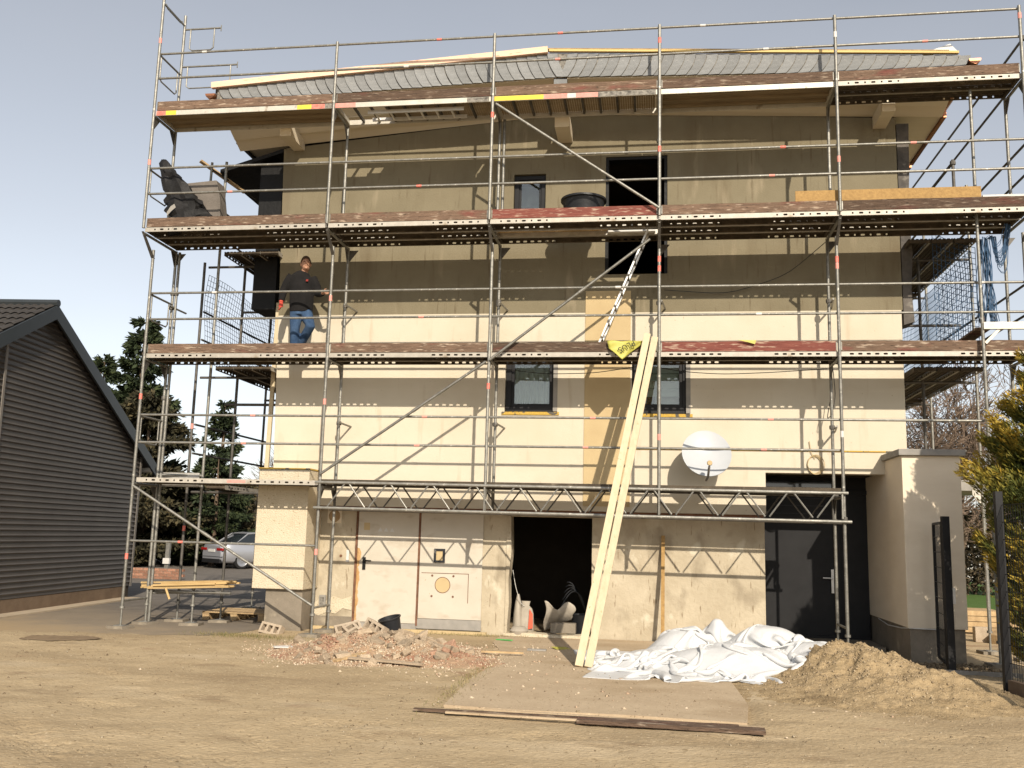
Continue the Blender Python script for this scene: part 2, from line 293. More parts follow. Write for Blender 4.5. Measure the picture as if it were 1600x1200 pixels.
def perforate(m):
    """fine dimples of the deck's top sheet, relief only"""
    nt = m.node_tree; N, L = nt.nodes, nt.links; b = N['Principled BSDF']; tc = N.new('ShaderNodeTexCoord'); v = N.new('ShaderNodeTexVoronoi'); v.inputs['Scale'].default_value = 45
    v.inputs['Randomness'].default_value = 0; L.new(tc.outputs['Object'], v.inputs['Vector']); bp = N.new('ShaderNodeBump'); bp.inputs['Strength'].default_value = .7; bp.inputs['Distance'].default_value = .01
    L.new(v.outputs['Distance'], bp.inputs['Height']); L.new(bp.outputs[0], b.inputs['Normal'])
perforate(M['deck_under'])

# ------------------------------------------------------------------ ground
def fbm(x, y, z=0.0, o=4):
    return noise.fractal(Vector((x, y, z)), 1.0, 2.0, o)
def smooth(a, b, t):
    t = min(1, max(0, (t-a)/(b-a))); return t*t*(3-2*t)
def ground_h(x, y):
    k = smooth(-5, -3.5, x) * (1-smooth(13, 15, x)) * smooth(-11, -9.5, y) * (1-smooth(-.9, -.4, y))
    if k <= 0: return 0.0
    slab = smooth(6.0, 6.25, x) * (1-smooth(8.95, 9.2, x)) * smooth(-5.25, -5.0, y)
    h = .022*fbm(x*.45, y*.7, 0, 3) + .009*fbm(x*2.0, y*2.0, 3, 3) + .0048*fbm(x*8, y*8, 7, 3)
    rut = 0.0
    for cx_, cy_, rr_ in ((6.0,7.0,13.2),(6.0,7.0,14.6),(-6.0,-16.0,13.0),(-6.0,-16.0,14.4)):     # tyre tracks with tread blocks
        dx_, dy_ = x-cx_, y-cy_; dd_ = math.hypot(dx_, dy_)-rr_
        if abs(dd_) < .16: rut += (-.010+.007*math.sin(math.atan2(dy_, dx_)*rr_*52 + (1 if dd_ > 0 else -1)*dd_*30))*(1-smooth(.10,.16,abs(dd_)))*smooth(-.15,.25,fbm(x*.7,y*.7,15))
    return k*((1-slab)*(h+rut+.006) - slab*.03)
def grid_axis(lo, hi, step, far):
    a = list(np.arange(lo, hi+1e-6, step)); s = step; l, r = lo, hi
    while l > -far: s *= 1.6; l -= s; r += s; a = [l]+a+[r]
    return a
xs = grid_axis(-4.5, 14, .045, 500); ys = grid_axis(-9.5, -.3, .036, 500)
V = [(x, y, ground_h(x, y)) for y in ys for x in xs]; nx = len(xs)
F = [(j*nx+i, j*nx+i+1, (j+1)*nx+i+1, (j+1)*nx+i) for j in range(len(ys)-1) for i in range(nx-1)]
tag(inst('ground', np_mesh('ground', V, F, M['ground'], smooth=True)), kind='structure')
def sheet(name, poly, z, m):
    b = MB(); b.add([(x, y, z) for x, y in poly], [tuple(range(len(poly)))]); return tag(b.build(name, m), kind='structure')
sheet('asphalt_yard', [(-14,-1.6),(-3.2,-2.2),(-2.2,-2.0),(-1.6,-1.65),(-.9,-1.5),(-.2,-1.05),(.2,-.95),(.5,-.72),(.9,-.7),(1.2,-.5),(1.6,-.45),(1.85,-.2),(1.95,.5),(1.9,60),(-60,60),(-60,9.5),(-14,9.5)], .004, yard_mat())
# slab of concrete in front of the doorway: worn edge
e = [(6.22,-5.05),(6.9,-5.12),(7.9,-5.08),(8.95,-5.16),(9.05,-4.2),(9.0,-2.5),(9.1,-1.0),(9.0,1.28),(5.75,1.28),(5.8,.2),(6.1,-.9),(6.2,-2.2),(6.15,-3.4)]
b = MB(); b.prism(e, lambda u, w, d: (u, w, d), -.05, .012); tag(b.build('concrete_slab', M['concrete']), kind='structure')
sheet('lawn', [(12.6,6.2),(60,6.2),(90,45),(14,45)], .006, M['lawn'])
# pebbles on the dirt (nobody could count them)
def scatter_chips(name, pts, sizes, m, tint, flat=.7):
    n = len(pts); base = np.array([(1,0,-.3),(-.5,.87,-.3),(-.5,-.87,-.3),(.1,.05,.9)]); Fb = np.array([(0,2,1),(0,1,3),(1,2,3),(2,0,3)])
    th = RNG.uniform(0, 6.28, n); j = RNG.uniform(.6, 1.4, (n,4,3)); V = base[None]*j; c, s = np.cos(th)[:,None], np.sin(th)[:,None]
    V = np.stack([V[:,:,0]*c-V[:,:,1]*s, V[:,:,0]*s+V[:,:,1]*c, V[:,:,2]*flat], 2)*np.asarray(sizes)[:,None,None] + np.asarray(pts)[:,None,:]
    F = (Fb[None]+4*np.arange(n)[:,None,None]).reshape(-1,3)
    return np_mesh(name, V.reshape(-1,3), F, m, np.repeat(tint, 4))
pts, sz = [], []
for i in range(22000):
    x, y = random.uniform(-4, 13), random.uniform(-9.5, .6)
    if random.random() > .25+.75*smooth(-.1, .35, fbm(x*.6, y*.8, 11)): continue
    if y > -.6 and x < 1.9: continue
    pts.append((x, y, max(ground_h(x, y), .012 if 6.1 < x < 9.05 and y > -5.1 else 0)+.001)); sz.append(.004+.016*random.random()**5)
tag(inst('pebbles', scatter_chips('pebbles', pts, sz, M['pebble'], RNG.random(len(pts)))), 'loose pebbles and grit strewn over the sandy yard', 'pebbles', kind='stuff')

# ------------------------------------------------------------------ house
W, B, D1, D2, D3, D4 = 1.05, 1.30, 2.33, 4.33, 6.33, 8.33
house = empty('house', (6.8, W, 0), 'cream and olive plastered three-storey house with low gable roof, wrapped in scaffolding', 'house')
def gable(x): return 8.14 + (x-1.7)/(6.65-1.7)*.46 if x < 6.65 else 8.60 - (x-6.65)/(11.96-6.65)*.31
def xl(z): return 1.86 - (z-3)/5.1*.17
def wall_grid(x_edges, z_edges, holes, y0, y1, fmap):
    b = MB(); nx_, nz_ = len(x_edges)-1, len(z_edges)-1
    def solid(i, k):
        if not (0 <= i < nx_ and 0 <= k < nz_): return False
        cx, cz = (x_edges[i]+x_edges[i+1])/2, (z_edges[k]+z_edges[k+1])/2
        return not any(h[0] < cx < h[1] and h[2] < cz < h[3] for h in holes)
    for i in range(nx_):
        for k in range(nz_):
            if not solid(i, k): continue
            c = [fmap(i, k, x_edges, z_edges), fmap(i+1, k, x_edges, z_edges), fmap(i+1, k+1, x_edges, z_edges), fmap(i, k+1, x_edges, z_edges)]
            f = [(x, y0, z) for x, z in c]; g = [(x, y1, z) for x, z in c]
            b.add(f, [(0,1,2,3)]); b.add(g, [(3,2,1,0)])
            for (di, dk), (p, q) in {(0,-1):(0,1), (1,0):(1,2), (0,1):(2,3), (-1,0):(3,0)}.items():
                if not solid(i+di, k+dk): b.add([f[p], g[p], g[q], f[q]], [(0,1,2,3)])
    return b
def edges(lo, hi, *v): return sorted({lo, hi, *v})
ZB = 5.18
h_up = [(5.80,6.34,6.62,7.58), (7.34,8.35,5.82,7.84)]
xe = edges(1.78, 11.95, 5.80, 6.34, 7.34, 8.35, 6.65); ze = edges(ZB, 9.0, 5.82, 6.62, 7.58, 7.84)
def fm(i, k, X, Z):
    z = Z[k]; x = X[i]
    if k == len(Z)-1: z = gable(x)+.045
    if i == 0: x = xl(z)
    return x, z
wall_grid(xe, ze, h_up, W, W+.3, fm).build('upper_wall', M['plaster'], house)
h_lo = [(5.74,6.60,3.55,4.5), (7.79,8.70,3.53,4.5), (9.84,11.96,0,2.63)]
xe = edges(1.86, 11.93, 5.74, 6.60, 7.79, 8.70, 9.84); ze = edges(1.98, ZB, 2.63, 3.53, 3.55, 4.5)
def fm2(i, k, X, Z): return (xl(Z[k]) if i == 0 else X[i]), Z[k]
wall_grid(xe, ze, h_lo, W, W+.28, fm2).build('lower_wall', M['cream'], house)
DX0, DX1, DZ1 = 5.84, 7.17, 1.88
xe = edges(1.9, 9.84, DX0, DX1, 2.62, 3.30, 5.40); ze = edges(-.1, 1.98, DZ1)
gw = lambda i, k, X, Z: (X[i], Z[k])
wall_grid(edges(DX0-.42, 9.84, DX0, DX1), ze, [(DX0,DX1,-.1,DZ1)], B, B+.3, gw).build('ground_floor_wall', M['oldwall'], house)
wall_grid(edges(1.9, DX0-.42), edges(-.1, 1.98), [], B, B+.3, gw).build('ground_floor_wall', M['oldwall'], house)
b = MB(); b.box(1.95, 9.83, W+.02, B+.02, 1.93, 1.978); b.build('overhang_soffit', M['rustline'], house)  # dark strip, its colour paints the shadow line below the ledge
# other walls, floors and roof close the house so that its rooms are dark
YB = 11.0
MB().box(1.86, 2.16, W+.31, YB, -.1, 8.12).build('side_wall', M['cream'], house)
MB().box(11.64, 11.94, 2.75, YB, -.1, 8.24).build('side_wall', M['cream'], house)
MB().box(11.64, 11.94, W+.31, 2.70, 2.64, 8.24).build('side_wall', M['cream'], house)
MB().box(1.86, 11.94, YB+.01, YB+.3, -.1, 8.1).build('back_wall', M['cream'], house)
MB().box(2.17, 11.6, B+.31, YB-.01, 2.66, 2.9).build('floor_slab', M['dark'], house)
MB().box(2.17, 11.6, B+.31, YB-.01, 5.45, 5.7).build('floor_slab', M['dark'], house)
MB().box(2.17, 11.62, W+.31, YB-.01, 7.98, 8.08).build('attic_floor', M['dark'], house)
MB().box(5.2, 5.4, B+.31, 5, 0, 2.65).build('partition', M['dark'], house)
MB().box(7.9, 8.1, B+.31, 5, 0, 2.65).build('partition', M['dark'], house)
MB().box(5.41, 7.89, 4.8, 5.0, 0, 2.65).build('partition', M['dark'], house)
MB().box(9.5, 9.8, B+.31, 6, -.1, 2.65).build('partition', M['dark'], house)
# windows
def window(x0, x1, z0, z1, inner, fr=.075, mull=None):
    w = MB(); y0, y1 = W+.05, W+.13
    w.box(x0, x1, y0, y1, z0, z0+fr); w.box(x0, x1, y0, y1, z1-fr, z1); w.box(x0, x0+fr, y0, y1, z0+fr, z1-fr); w.box(x1-fr, x1, y0, y1, z0+fr, z1-fr)
    f2 = fr*.55; w.box(x0+fr, x1-fr, y0+.025, y1-.015, z0+fr, z0+fr+f2); w.box(x0+fr, x1-fr, y0+.025, y1-.015, z1-fr-f2, z1-fr); w.box(x0+fr, x0+fr+f2, y0+.025, y1-.015, z0+fr+f2, z1-fr-f2); w.box(x1-fr-f2, x1-fr, y0+.025, y1-.015, z0+fr+f2, z1-fr-f2)
    o = w.build('window', M['anth'], house, bevel=.004)
    g = MB(); g.box(x0+fr+f2, x1-fr-f2, y0+.045, y0+.05, z0+fr+f2, z1-fr-f2); g.build('pane', M['glass'], o)
    c = MB(); n = 60; xa, xb = x0+fr, x1-fr
    if inner == 'curtain':
        vs = [(xa+(xb-xa)*i/n, y1+.03+.018*math.sin(i*.9)+.01*math.sin(i*.37+1), z) for i in range(n+1) for z in (z0+fr, z1-fr)]
        c.add(vs, [(2*i, 2*i+2, 2*i+3, 2*i+1) for i in range(n)]); c.build('curtain', M['curtain'], o, smooth=True)
    elif inner == 'blind':
        for k in range(3): c.box(xa, xb, y1+.02, y1+.03, z0+fr+.20+k*.12, z0+fr+.315+k*.12)
        c.box(xa, xb, y1+.018, y1+.034, z0+fr+.185, z0+fr+.2); c.box(xa, xb, y1+.02, y1+.03, z0+fr+.565, z1-fr); c.build('blind', M['blind'], o)
        MB().box(xa, xa+.24, y1+.06, y1+.08, z0+fr, z0+fr+.2).build('inner_panel', M['black'], o)
        MB().box(xa+.25, xb, y1+.16, y1+.18, z0+fr, z0+fr+.2).build('inner_panel', M['curtain'], o)
    return o
wA = window(5.75, 6.59, 3.56, 4.49, 'curtain', .085); wB = window(7.80, 8.69, 3.54, 4.49, 'blind', .10); wC = window(5.81, 6.33, 6.63, 7.57, None, .07)
MB().box(5.82, 6.32, W+.6, W+.62, 6.6, 7.6).build('back_panel', M['curtain'], wC)
for o, x0, x1, z in ((wA, 5.70, 6.63, 3.53), (wB, 7.75, 8.74, 3.51)):
    MB().box(x0, x1, W-.02, W+.05, z-.03, z+.018).build('foam_sill', M['foam'], o)
    MB().box(x1-.10, x1-.031, W-.004, W-.001, z+.03, 4.49).build('reveal_strip', M['grey'], o)
# upper opening: rough dark frame
q = MB(); q.box(7.335, 7.39, W+.02, W+.2, 5.825, 7.835); q.box(8.30, 8.345, W+.02, W+.2, 5.825, 7.835); q.box(7.39, 8.30, W+.02, W+.2, 7.79, 7.835); q.build('opening_frame', M['black'], house)
MB().box(7.035, 7.765, W-.014, W-.001, 2.06, 5.54).build('insulation_strip', M['insul'], house)
for z in (2.62,): pass
MB().box(7.82, 11.92, W-.014, W-.001, 2.962, 2.982).build('sealing_strip', M['foam'], house)
# gas-tight details on the ground floor
door = MB().box(3.325, 4.345, B-.028, B-.003, .13, 1.90).build('steel_door', M['rustdoor'], house, bevel=.004)
h = MB(); h.box(3.425, 3.475, B-.045, B-.028, .96, 1.16); h.tube([(3.45,B-.04,1.11),(3.45,B-.085,1.11),(3.58,B-.085,1.105)], .011, 8); h.build('handle', M['black'], door, True)
q = MB(); rp_ = [(3.327,.15)]+[(3.345+.05*abs(fbm(z_*3,2,5))+.02*random.random(), z_) for z_ in np.arange(.16,1.30,.03)]+[(3.327,1.31)]
q.prism([(float(u), float(w)) for u, w in rp_], lambda u,w,d:(u,d,w), B-.0305, B-.029); q.build('rust_stain', M['rust'], door)
MB().box(3.285, 3.322, B-.03, B-.002, .05, 1.93).build('door_jamb', M['rustline'], door)
MB().box(4.348, 4.378, B-.034, B-.002, .10, 1.92).build('door_jamb', M['rustline'], door)
t = MB()
for i, x in enumerate((3.66, 3.76, 3.86)): t.add([(x,B-.0305,1.58),(x+.075,B-.0305,1.58),(x+.0375,B-.0305,1.65),(x,B-.029,1.58),(x+.075,B-.029,1.58),(x+.0375,B-.029,1.65)], [(0,1,2),(3,5,4),(0,3,4,1),(1,4,5,2),(2,5,3,0)])
t.build('warning_sticker', M['white'], door)
MB().box(3.42, 3.52, B-.031, B-.029, 1.60, 1.72).build('paper_label', M['insul'], door)
panel = MB().box(4.382, 5.415, B-.03, B-.003, .22, 1.90).build('white_panel', M['rustdoor'], house, bevel=.003)
q = MB(); q.box(4.62, 4.80, B-.055, B-.03, 1.11, 1.145); q.box(4.62, 4.80, B-.055, B-.03, 1.295, 1.33); q.box(4.62, 4.655, B-.055, B-.03, 1.145, 1.295); q.box(4.765, 4.80, B-.055, B-.03, 1.145, 1.295); q.build('spy_window', M['plastic'], panel)
MB().box(4.655, 4.765, B-.04, B-.031, 1.145, 1.295).build('spy_pane', M['insul'], panel)
q = MB().lathe([(0,B-.036),(.118,B-.036),(.118,B-.03)], (4.775,0,.755), 28, 'y'); q.build('round_cap', M['bagyellow'] if 0 else M['insul'], panel)
q = MB().lathe([(.118,B-.033),(.128,B-.035),(.128,B-.03)], (4.775,0,.755), 28, 'y'); q.build('cap_rim', M['rustline'], panel)
for x in (4.6, 4.95):
    for z in (.575, .9): MB().lathe([(0,B-.035),(.018,B-.035),(.018,B-.03)], (x,0,z), 10, 'y').build('bolt', M['rustline'], panel)
q = MB(); q.box(4.42, 5.20, B-.0325, B-.031, .935, .945); q.box(5.19, 5.20, B-.0325, B-.031, .48, .935); q.build('panel_seam', M['rustline'], panel)
MB().box(4.365, 5.42, B-.03, B-.002, .06, .215).build('grey_patch', M['grey'], house)
MB().box(3.30, 4.36, B-.03, B-.002, .03, .125).build('door_sill', M['grey'], house)
MB().box(2.66, 5.52, B-.12, B-.031, -.05, .045).build('foam_plinth_strip', M['insul'], house)
q = MB(); q.prism([(2.63,.40),(2.72,.47),(2.84,.44),(2.95,.52),(3.1,.47),(3.26,.53),(3.27,.30),(3.12,.33),(3.0,.24),(2.85,.26),(2.72,.2),(2.63,.22)], lambda u,w,d:(u,d,w), B-.012, B-.001); q.build('bare_patch', M['cream_rough'], house)
MB().box(2.63, 3.27, B-.008, B-.001, .0, .2).build('lower_patch', M['plinth'], house)
q = MB(); q.box(2.72, 2.83, B-.05, B-.002, .35, .53); mb_ = q.build('meter_box', M['grey'], house, bevel=.006); MB().box(2.74,2.81,B-.054,B-.05,.38,.50).build('box_cover', M['black_mark'], mb_)
q = MB().box(2.78, 3.02, B-.015, B-.001, 1.70, 1.93); o = q.build('vent_plate', M['soffit'], house); MB().lathe([(0,B-.03),(.09,B-.03),(.1,B-.015)], (2.90,0,1.815), 22, 'y').build('vent_disc', M['wood_old'], o)
MB().box(3.135, 3.185, B-.03, B-.001, 1.07, 1.27).build('switch_box', M['white'], house, bevel=.006)
MB().lathe([(0,B-.012),(.022,B-.012),(.022,B-.001)], (3.04,0,1.17), 12, 'y').build('pipe_stub', M['rustline'], house)
q = MB(); q.prism([(5.83,0),(5.86,.5),(5.845,.9),(5.88,1.3),(5.86,1.88),(5.80,1.88),(5.80,0)], lambda u,w,d:(u,d,w), B-.02, B+.28); q.build('door_jamb', M['oldwall'], house)
q = MB(); q.prism([(5.8,.0),(5.8,.05),(6.2,.07),(6.7,.04),(7.0,.06),(7.25,.02),(7.25,0)], lambda u,w,d:(u,d,w), B-.12, B+.15); q.build('broken_threshold', M['cream_rough'], house)
# left pier
q = MB().box(1.82, 2.67, .62, B-.001, .64, 2.53); q.build('pier', M['cream_rough'], house, bevel=.01)
MB().box(1.81, 2.68, .61, B-.002, 2.532, 2.555).build('pier_foam', M['foam'], house)
MB().box(2.03, 2.64, .70, B-.003, -.05, .638).build('pier_base', M['plinth'], house)
# recessed anthracite entrance door
YD = 2.40
ed = MB().box(9.82, 11.60, YD, YD+.06, .0, 2.72).build('entrance_door', M['anth'], house)
q = MB()
for x0, x1, z0, z1 in ((9.82,9.95,0,2.72),(11.06,11.16,0,2.72),(9.95,11.06,2.60,2.72),(9.95,11.06,2.38,2.45),(11.16,11.6,2.38,2.45),(9.95,11.06,0,.1)): q.box(x0, x1, YD-.05, YD-.001, z0, z1)
q.build('door_frame', M['anth'], ed, bevel=.004)
MB().box(9.96, 11.05, YD-.012, YD-.004, 2.455, 2.595).build('transom_pane', M['glass_dark'], ed)
MB().box(9.97, 11.04, YD-.030, YD-.022, 2.465, 2.49).build('transom_bead', M['white'], ed)
MB().box(11.17, 11.59, YD-.02, YD-.008, 2.40, 2.43).build('transom_bead', M['grey'], ed)
for z in (2.05, 2.18, 2.30): MB().box(10.1, 10.95, YD-.009, YD-.002, z, z+.012).build('door_groove', M['plastic'], ed)
h = MB(); h.box(11.0, 11.04, YD-.075, YD-.05, .78, 1.16); h.tube([(11.02,YD-.08,1.02),(11.02,YD-.12,1.02),(10.86,YD-.12,1.02)], .011, 8); h.build('handle', M['alu'], ed, True)
MB().box(9.8, 11.6, YD+.07, YD+.2, -.1, 2.75).build('door_backing', M['black'], house)
MB().box(9.8, 11.62, B+.31, YD-.06, 2.70, 2.74).build('porch_ceiling', M['soffit'], house)
MB().box(9.8, 11.58, B, YD-.06, -.05, .06).build('door_step', M['plinth'], house)
# roof: slabs, stepped soffits, verge with slates
YV = .05
def vt(x): return 8.885 + (x-.86)/(6.5-.86)*.335 if x < 6.5 else 9.22 - (x-6.5)/(12.68-6.5)*.36
def vb(x): return 8.62 + (x-.90)/(6.6-.90)*.175 if x < 6.6 else 8.795 - (x-6.6)/(12.68-6.6)*.19
roof = MB(); roof.add([(.82,YV+.03,8.87),(6.5,YV+.03,9.21),(12.72,YV+.03,8.85),(.82,YV+.03,8.66),(6.5,YV+.03,8.83),(12.72,YV+.03,8.64),
                       (.82,YB+.6,8.87),(6.5,YB+.6,9.21),(12.72,YB+.6,8.85),(.82,YB+.6,8.66),(6.5,YB+.6,8.83),(12.72,YB+.6,8.64)],
    [(0,3,4,1),(1,4,5,2),(6,7,10,9),(7,8,11,10),(0,1,7,6),(1,2,8,7),(3,9,10,4),(4,10,11,5),(0,6,9,3),(2,5,11,8)])
roof = roof.build('roof', M['tile'], house)
for x0, x1 in ((.88, 6.55), (6.55, 12.66)):                      # sloping boards from the verge down to the wall head
    def zz(x, t): return (vb(x)-.012)*(1-t)+(gable(min(max(x,1.7),11.96))+.012)*t
    for k in range(4):
        t0, t1 = k/4, (k+1)/4-.006; y0, y1 = YV+.03+(W-YV-.035)*t0, YV+.03+(W-YV-.035)*t1; g_ = .012*(k % 2)
        a, c = x0, x1
        q = MB(); q.add([(a,y0,zz(a,t0)+g_),(c,y0,zz(c,t0)+g_),(c,y1,zz(c,t1)+g_),(a,y1,zz(a,t1)+g_)]+[(a,y0,zz(a,t0)+.05),(c,y0,zz(c,t0)+.05),(c,y1,zz(c,t1)+.05),(a,y1,zz(a,t1)+.05)], [(0,3,2,1),(4,5,6,7),(0,1,5,4),(1,2,6,5),(2,3,7,6),(3,0,4,7)])
        q.build('soffit_board', M['soffit'], roof)
# eave soffits along the sides, in boards that step along the depth
for k in range(9):
    y0 = W+.05+k*1.05
    q = MB(); q.box(11.97, 12.70-.0*k, y0, y0+1.03, 8.40, 8.46); q.build('soffit_board', M['soffit'], roof)
    q = MB(); q.box(12.705, 12.76, y0+.04, y0+.99, 8.36, 8.63); q.build('eave_fascia', M['rustline'] if k % 2 else M['copper'], roof)
    q = MB(); q.box(.80, 1.66, y0, y0+1.03, 8.40, 8.46); q.build('soffit_board', M['soffit'], roof)
    q = MB(); q.box(.74, .795, y0+.04, y0+.99, 8.36, 8.63); q.build('eave_fascia', M['black'], roof)
vp = [(.865,vb(.9)+.01),(6.55,vb(6.55)+.004),(12.675,vb(12.67)+.004),(12.675,vt(12.67)-.01),(6.5,vt(6.5)-.01),(.865,vt(.9)-.01)]
verge = MB(); verge.add([(x,YV+.012,z) for x, z in vp]+[(x,YV+.029,z) for x, z in vp], [(0,1,4,5),(1,2,3,4),(6,11,10,7),(7,10,9,8),(0,6,7,1),(1,7,8,2),(5,4,10,11),(4,3,9,10),(0,5,11,6),(2,8,9,3)])
verge = verge.build('verge', M['black_mark'], house)
PIT_ = .168
def slate_mesh(sgn):
    n = 8; L_, R_ = [], []
    for i in range(n+1):
        t = i/n; dx = .12*(1-math.cos(t*math.pi/2))          # curved cut: bottom runs outwards
        dx = .15*(t**1.8)
        L_.append((sgn*(-dx), 1-t)); R_.append((sgn*(-dx)+PIT_-.009, 1-t))
    b = MB()
    for th0, pts in ((0, None),):
        vs = []
        for (lx, lz), (rx, rz) in zip(L_, R_):
            lo, hi = (0.0, .012) if sgn > 0 else (.012, 0.0)
            vs += [(lx, -lo-.006, lz), (rx, -hi-.006, rz), (lx, -lo, lz), (rx, -hi, rz)]
        fs = []
        for i in range(n):
            a, c = 4*i, 4*i+4; fs += [(a,c,c+1,a+1), (a+2,a+3,c+3,c+2), (a,a+2,c+2,c), (a+1,c+1,c+3,a+3)]
        fs += [(0,1,3,2), (4*n,4*n+2,4*n+3,4*n+1)]
        b.add(vs, fs)
    return b.mesh('slate', M['slate'])
sm = {1: slate_mesh(1), -1: slate_mesh(-1)}
x = .90
while x < 12.5:
    s = -1 if x < 6.5 else 1
    xx = x if s < 0 else x + .15
    if abs(x-6.5) > .02:
        mid = min(max(xx+.06, .9), 12.6); z0, z1 = vb(mid)+.002, vt(mid)-.03
        inst('slate', sm[s], verge, (xx, YV+.006, z0), (0, random.uniform(-.01,.01), 0), (random.uniform(.97,1.03), 1, z1-z0))
    x += PIT_
# timber on the verge
q = MB(); q.bar((.78,YV-.03,8.905),(6.45,YV-.03,9.245),.07,.10); q.build('verge_batten', M['roofwood'], roof)
q = MB(); q.bar((6.47,YV,9.245),(12.64,YV,8.885),.06,.035); q.build('verge_batten', M['yellowwood'], roof)
q = MB(); q.bar((6.4,YV+.02,9.275),(12.5,YV+.02,8.915),.1,.02); q.build('verge_cover', M['wood_old'], roof)
q = MB(); q.add([(12.15,YV+.05,8.93),(12.64,YV+.0,8.90),(12.56,YV+.1,9.09),(12.2,YV+.5,8.97)], [(0,1,2),(0,2,3)]); q.build('membrane_flap', M['white'], roof)
for x in (.77, 12.85):                                          # half-round copper gutters with end caps
    s = -1 if x < 5 else 1; q = MB(); n = 10
    ring = [(x-s*.0+.085*math.cos(math.pi+math.pi*i/n), 8.755+.085*math.sin(math.pi+math.pi*i/n)) for i in range(n+1)]
    for y0, y1 in ((YV-.06, YB+.6),):
        q.prism(ring + [(u, w+.0) for u, w in []], lambda u, w, d: (u, d, w), y0, y1)
    q.build('gutter', M['copper'], roof, True)
# purlins
for x, zc, w_ in ((1.97, 8.21, .2), (6.66, 8.18, .24), (11.70, 8.23, .2)):
    q = MB(); q.box(x-w_/2, x+w_/2, .40, W-.001, zc-.07, zc+.13); o = q.build('purlin', M['soffit'], house, bevel=.006)
MB().box(6.55, 6.76, YV+.03, YV+.09, 8.62, 8.79).build('ridge_vent', M['slate'], house)
# side wraps
MB().box(1.22, 1.64, 1.2, 1.9, 5.33, 8.0).build('side_wrap', M['black'], house)
q = MB(); q.prism([(11.97,4.95),(12.13,5.0),(12.1,5.5),(12.14,6.1),(12.1,6.8),(12.14,7.4),(12.16,8.25),(11.97,8.25)], lambda u,w,d:(u,d,w), 1.08, 1.5); q.build('side_wrap', M['blackgrey'], house)
q = MB(); q.add([(1.70,1.1,8.16),(.50,1.1,7.80),(.50,6.5,7.80),(1.70,6.5,8.16),(1.70,1.1,8.23),(.50,1.1,7.87),(.50,6.5,7.87),(1.70,6.5,8.23)], [(0,3,2,1),(4,5,6,7),(0,1,5,4),(1,2,6,5),(2,3,7,6),(3,0,4,7)])
q.build('side_canopy', M['black'], house)

# annex
ax = empty('annex', (11.95, .05, 0), 'small cream plastered flat-roofed annex with grey plinth beside the dark entrance door', 'annex')
MB().box(11.60, 12.38, .05, 2.72, .46, 2.83).build('wall', M['annex'], ax, bevel=.004)
MB().box(11.63, 12.35, .08, 2.70, -.05, .459).build('plinth', M['plinth'], ax)
q = MB(); q.box(11.55, 12.44, -.01, 2.74, 2.832, 2.92); q.build('roof_cap', M['grey'], ax, bevel=.006)
q = MB(); q.tube([(11.62,1.9,.44),(11.60,1.2,.40),(11.615,.5,.42),(11.62,.06,.455),(12.0,.03,.45)], .008, 6); q.build('cable', M['white'], ax, True)

# ------------------------------------------------------------------ scaffolding
SX = [0.0, 3.077, 5.651, 8.213, 10.791, 13.368]
YL, YI, YU, YUI = 0.0, .73, -.36, .37
PR = .0242
scaf = empty('scaffolding', (6.7, 0, 0), 'galvanised frame scaffolding of five bays across the house front', 'scaffolding')
_cache = {}
def tube_part(name, a, b, r, m, parent, n=10):
    """straight tube, mesh shared by length and radius"""
    a, b = Vector(a), Vector(b); L_ = (b-a).length; key = (round(L_, 3), r, m.name, n)
    if key not in _cache: _cache[key] = MB().tube([(0,0,0),(0,0,L_)], r, n).mesh(name, m, True)
    o = bpy.data.objects.new(name, _cache[key]); col.objects.link(o); o.location = a
    o.rotation_euler = (b-a).to_track_quat('Z', 'Y').to_euler()
    adopt(o, parent); return o
def band(a, d, r, m, parent, L_=.06):
    tube_part('marking_band', Vector(a)-Vector(d)*L_/2, Vector(a)+Vector(d)*L_/2, r, m, parent)
def standard(x, y, z0, z1, parent=None, m='steel', foot=False, marks=()):
    parent = parent or scaf
    zb = z0 + (.34 if foot else 0)
    o = tube_part('standard', (x,y,zb), (x,y,z1), PR, M[m], parent)
    if foot:
        tube_part('base_jack', (x,y,z0+.045), (x,y,zb+.02), .017, M['steel'], o)
        k = 'plate'
        if k not in _cache:
            _cache[k] = MB().box(-.075,.075,-.075,.075,0,.008).mesh('base_plate', M['steel']); _cache['collar'] = MB().lathe([(.017,0),(.04,.0),(.04,.035),(.017,.035)], (0,0,0), 12).mesh('jack_nut', M['steel'], True)
            _cache['sole'] = MB().box(-.16,.16,-.13,.13,-.0,.045).mesh('sole_board', M['plinth'])
        inst('base_plate', _cache['plate'], o, (x,y,z0+.045)); inst('jack_nut', _cache['collar'], o, (x,y,zb-.035)); inst('sole_board', _cache['sole'], o, (x,y,z0), (0,0,random.uniform(-.3,.3)))
    for z, mm in marks: band((x,y,z), (0,0,1), PR+.002, M[mm], o, .09)
    return o
def guard(x0, x1, y, z, parent=None, marks=(), m='steel', r=.0185):
    o = tube_part('guardrail', (x0+.01,y,z), (x1-.01,y,z), r, M[m], parent or scaf)
    for t, mm in marks: band((x0+(x1-x0)*t, y, z), (1,0,0), r+.002, M[mm], o, .08)
    return o
CH = .072
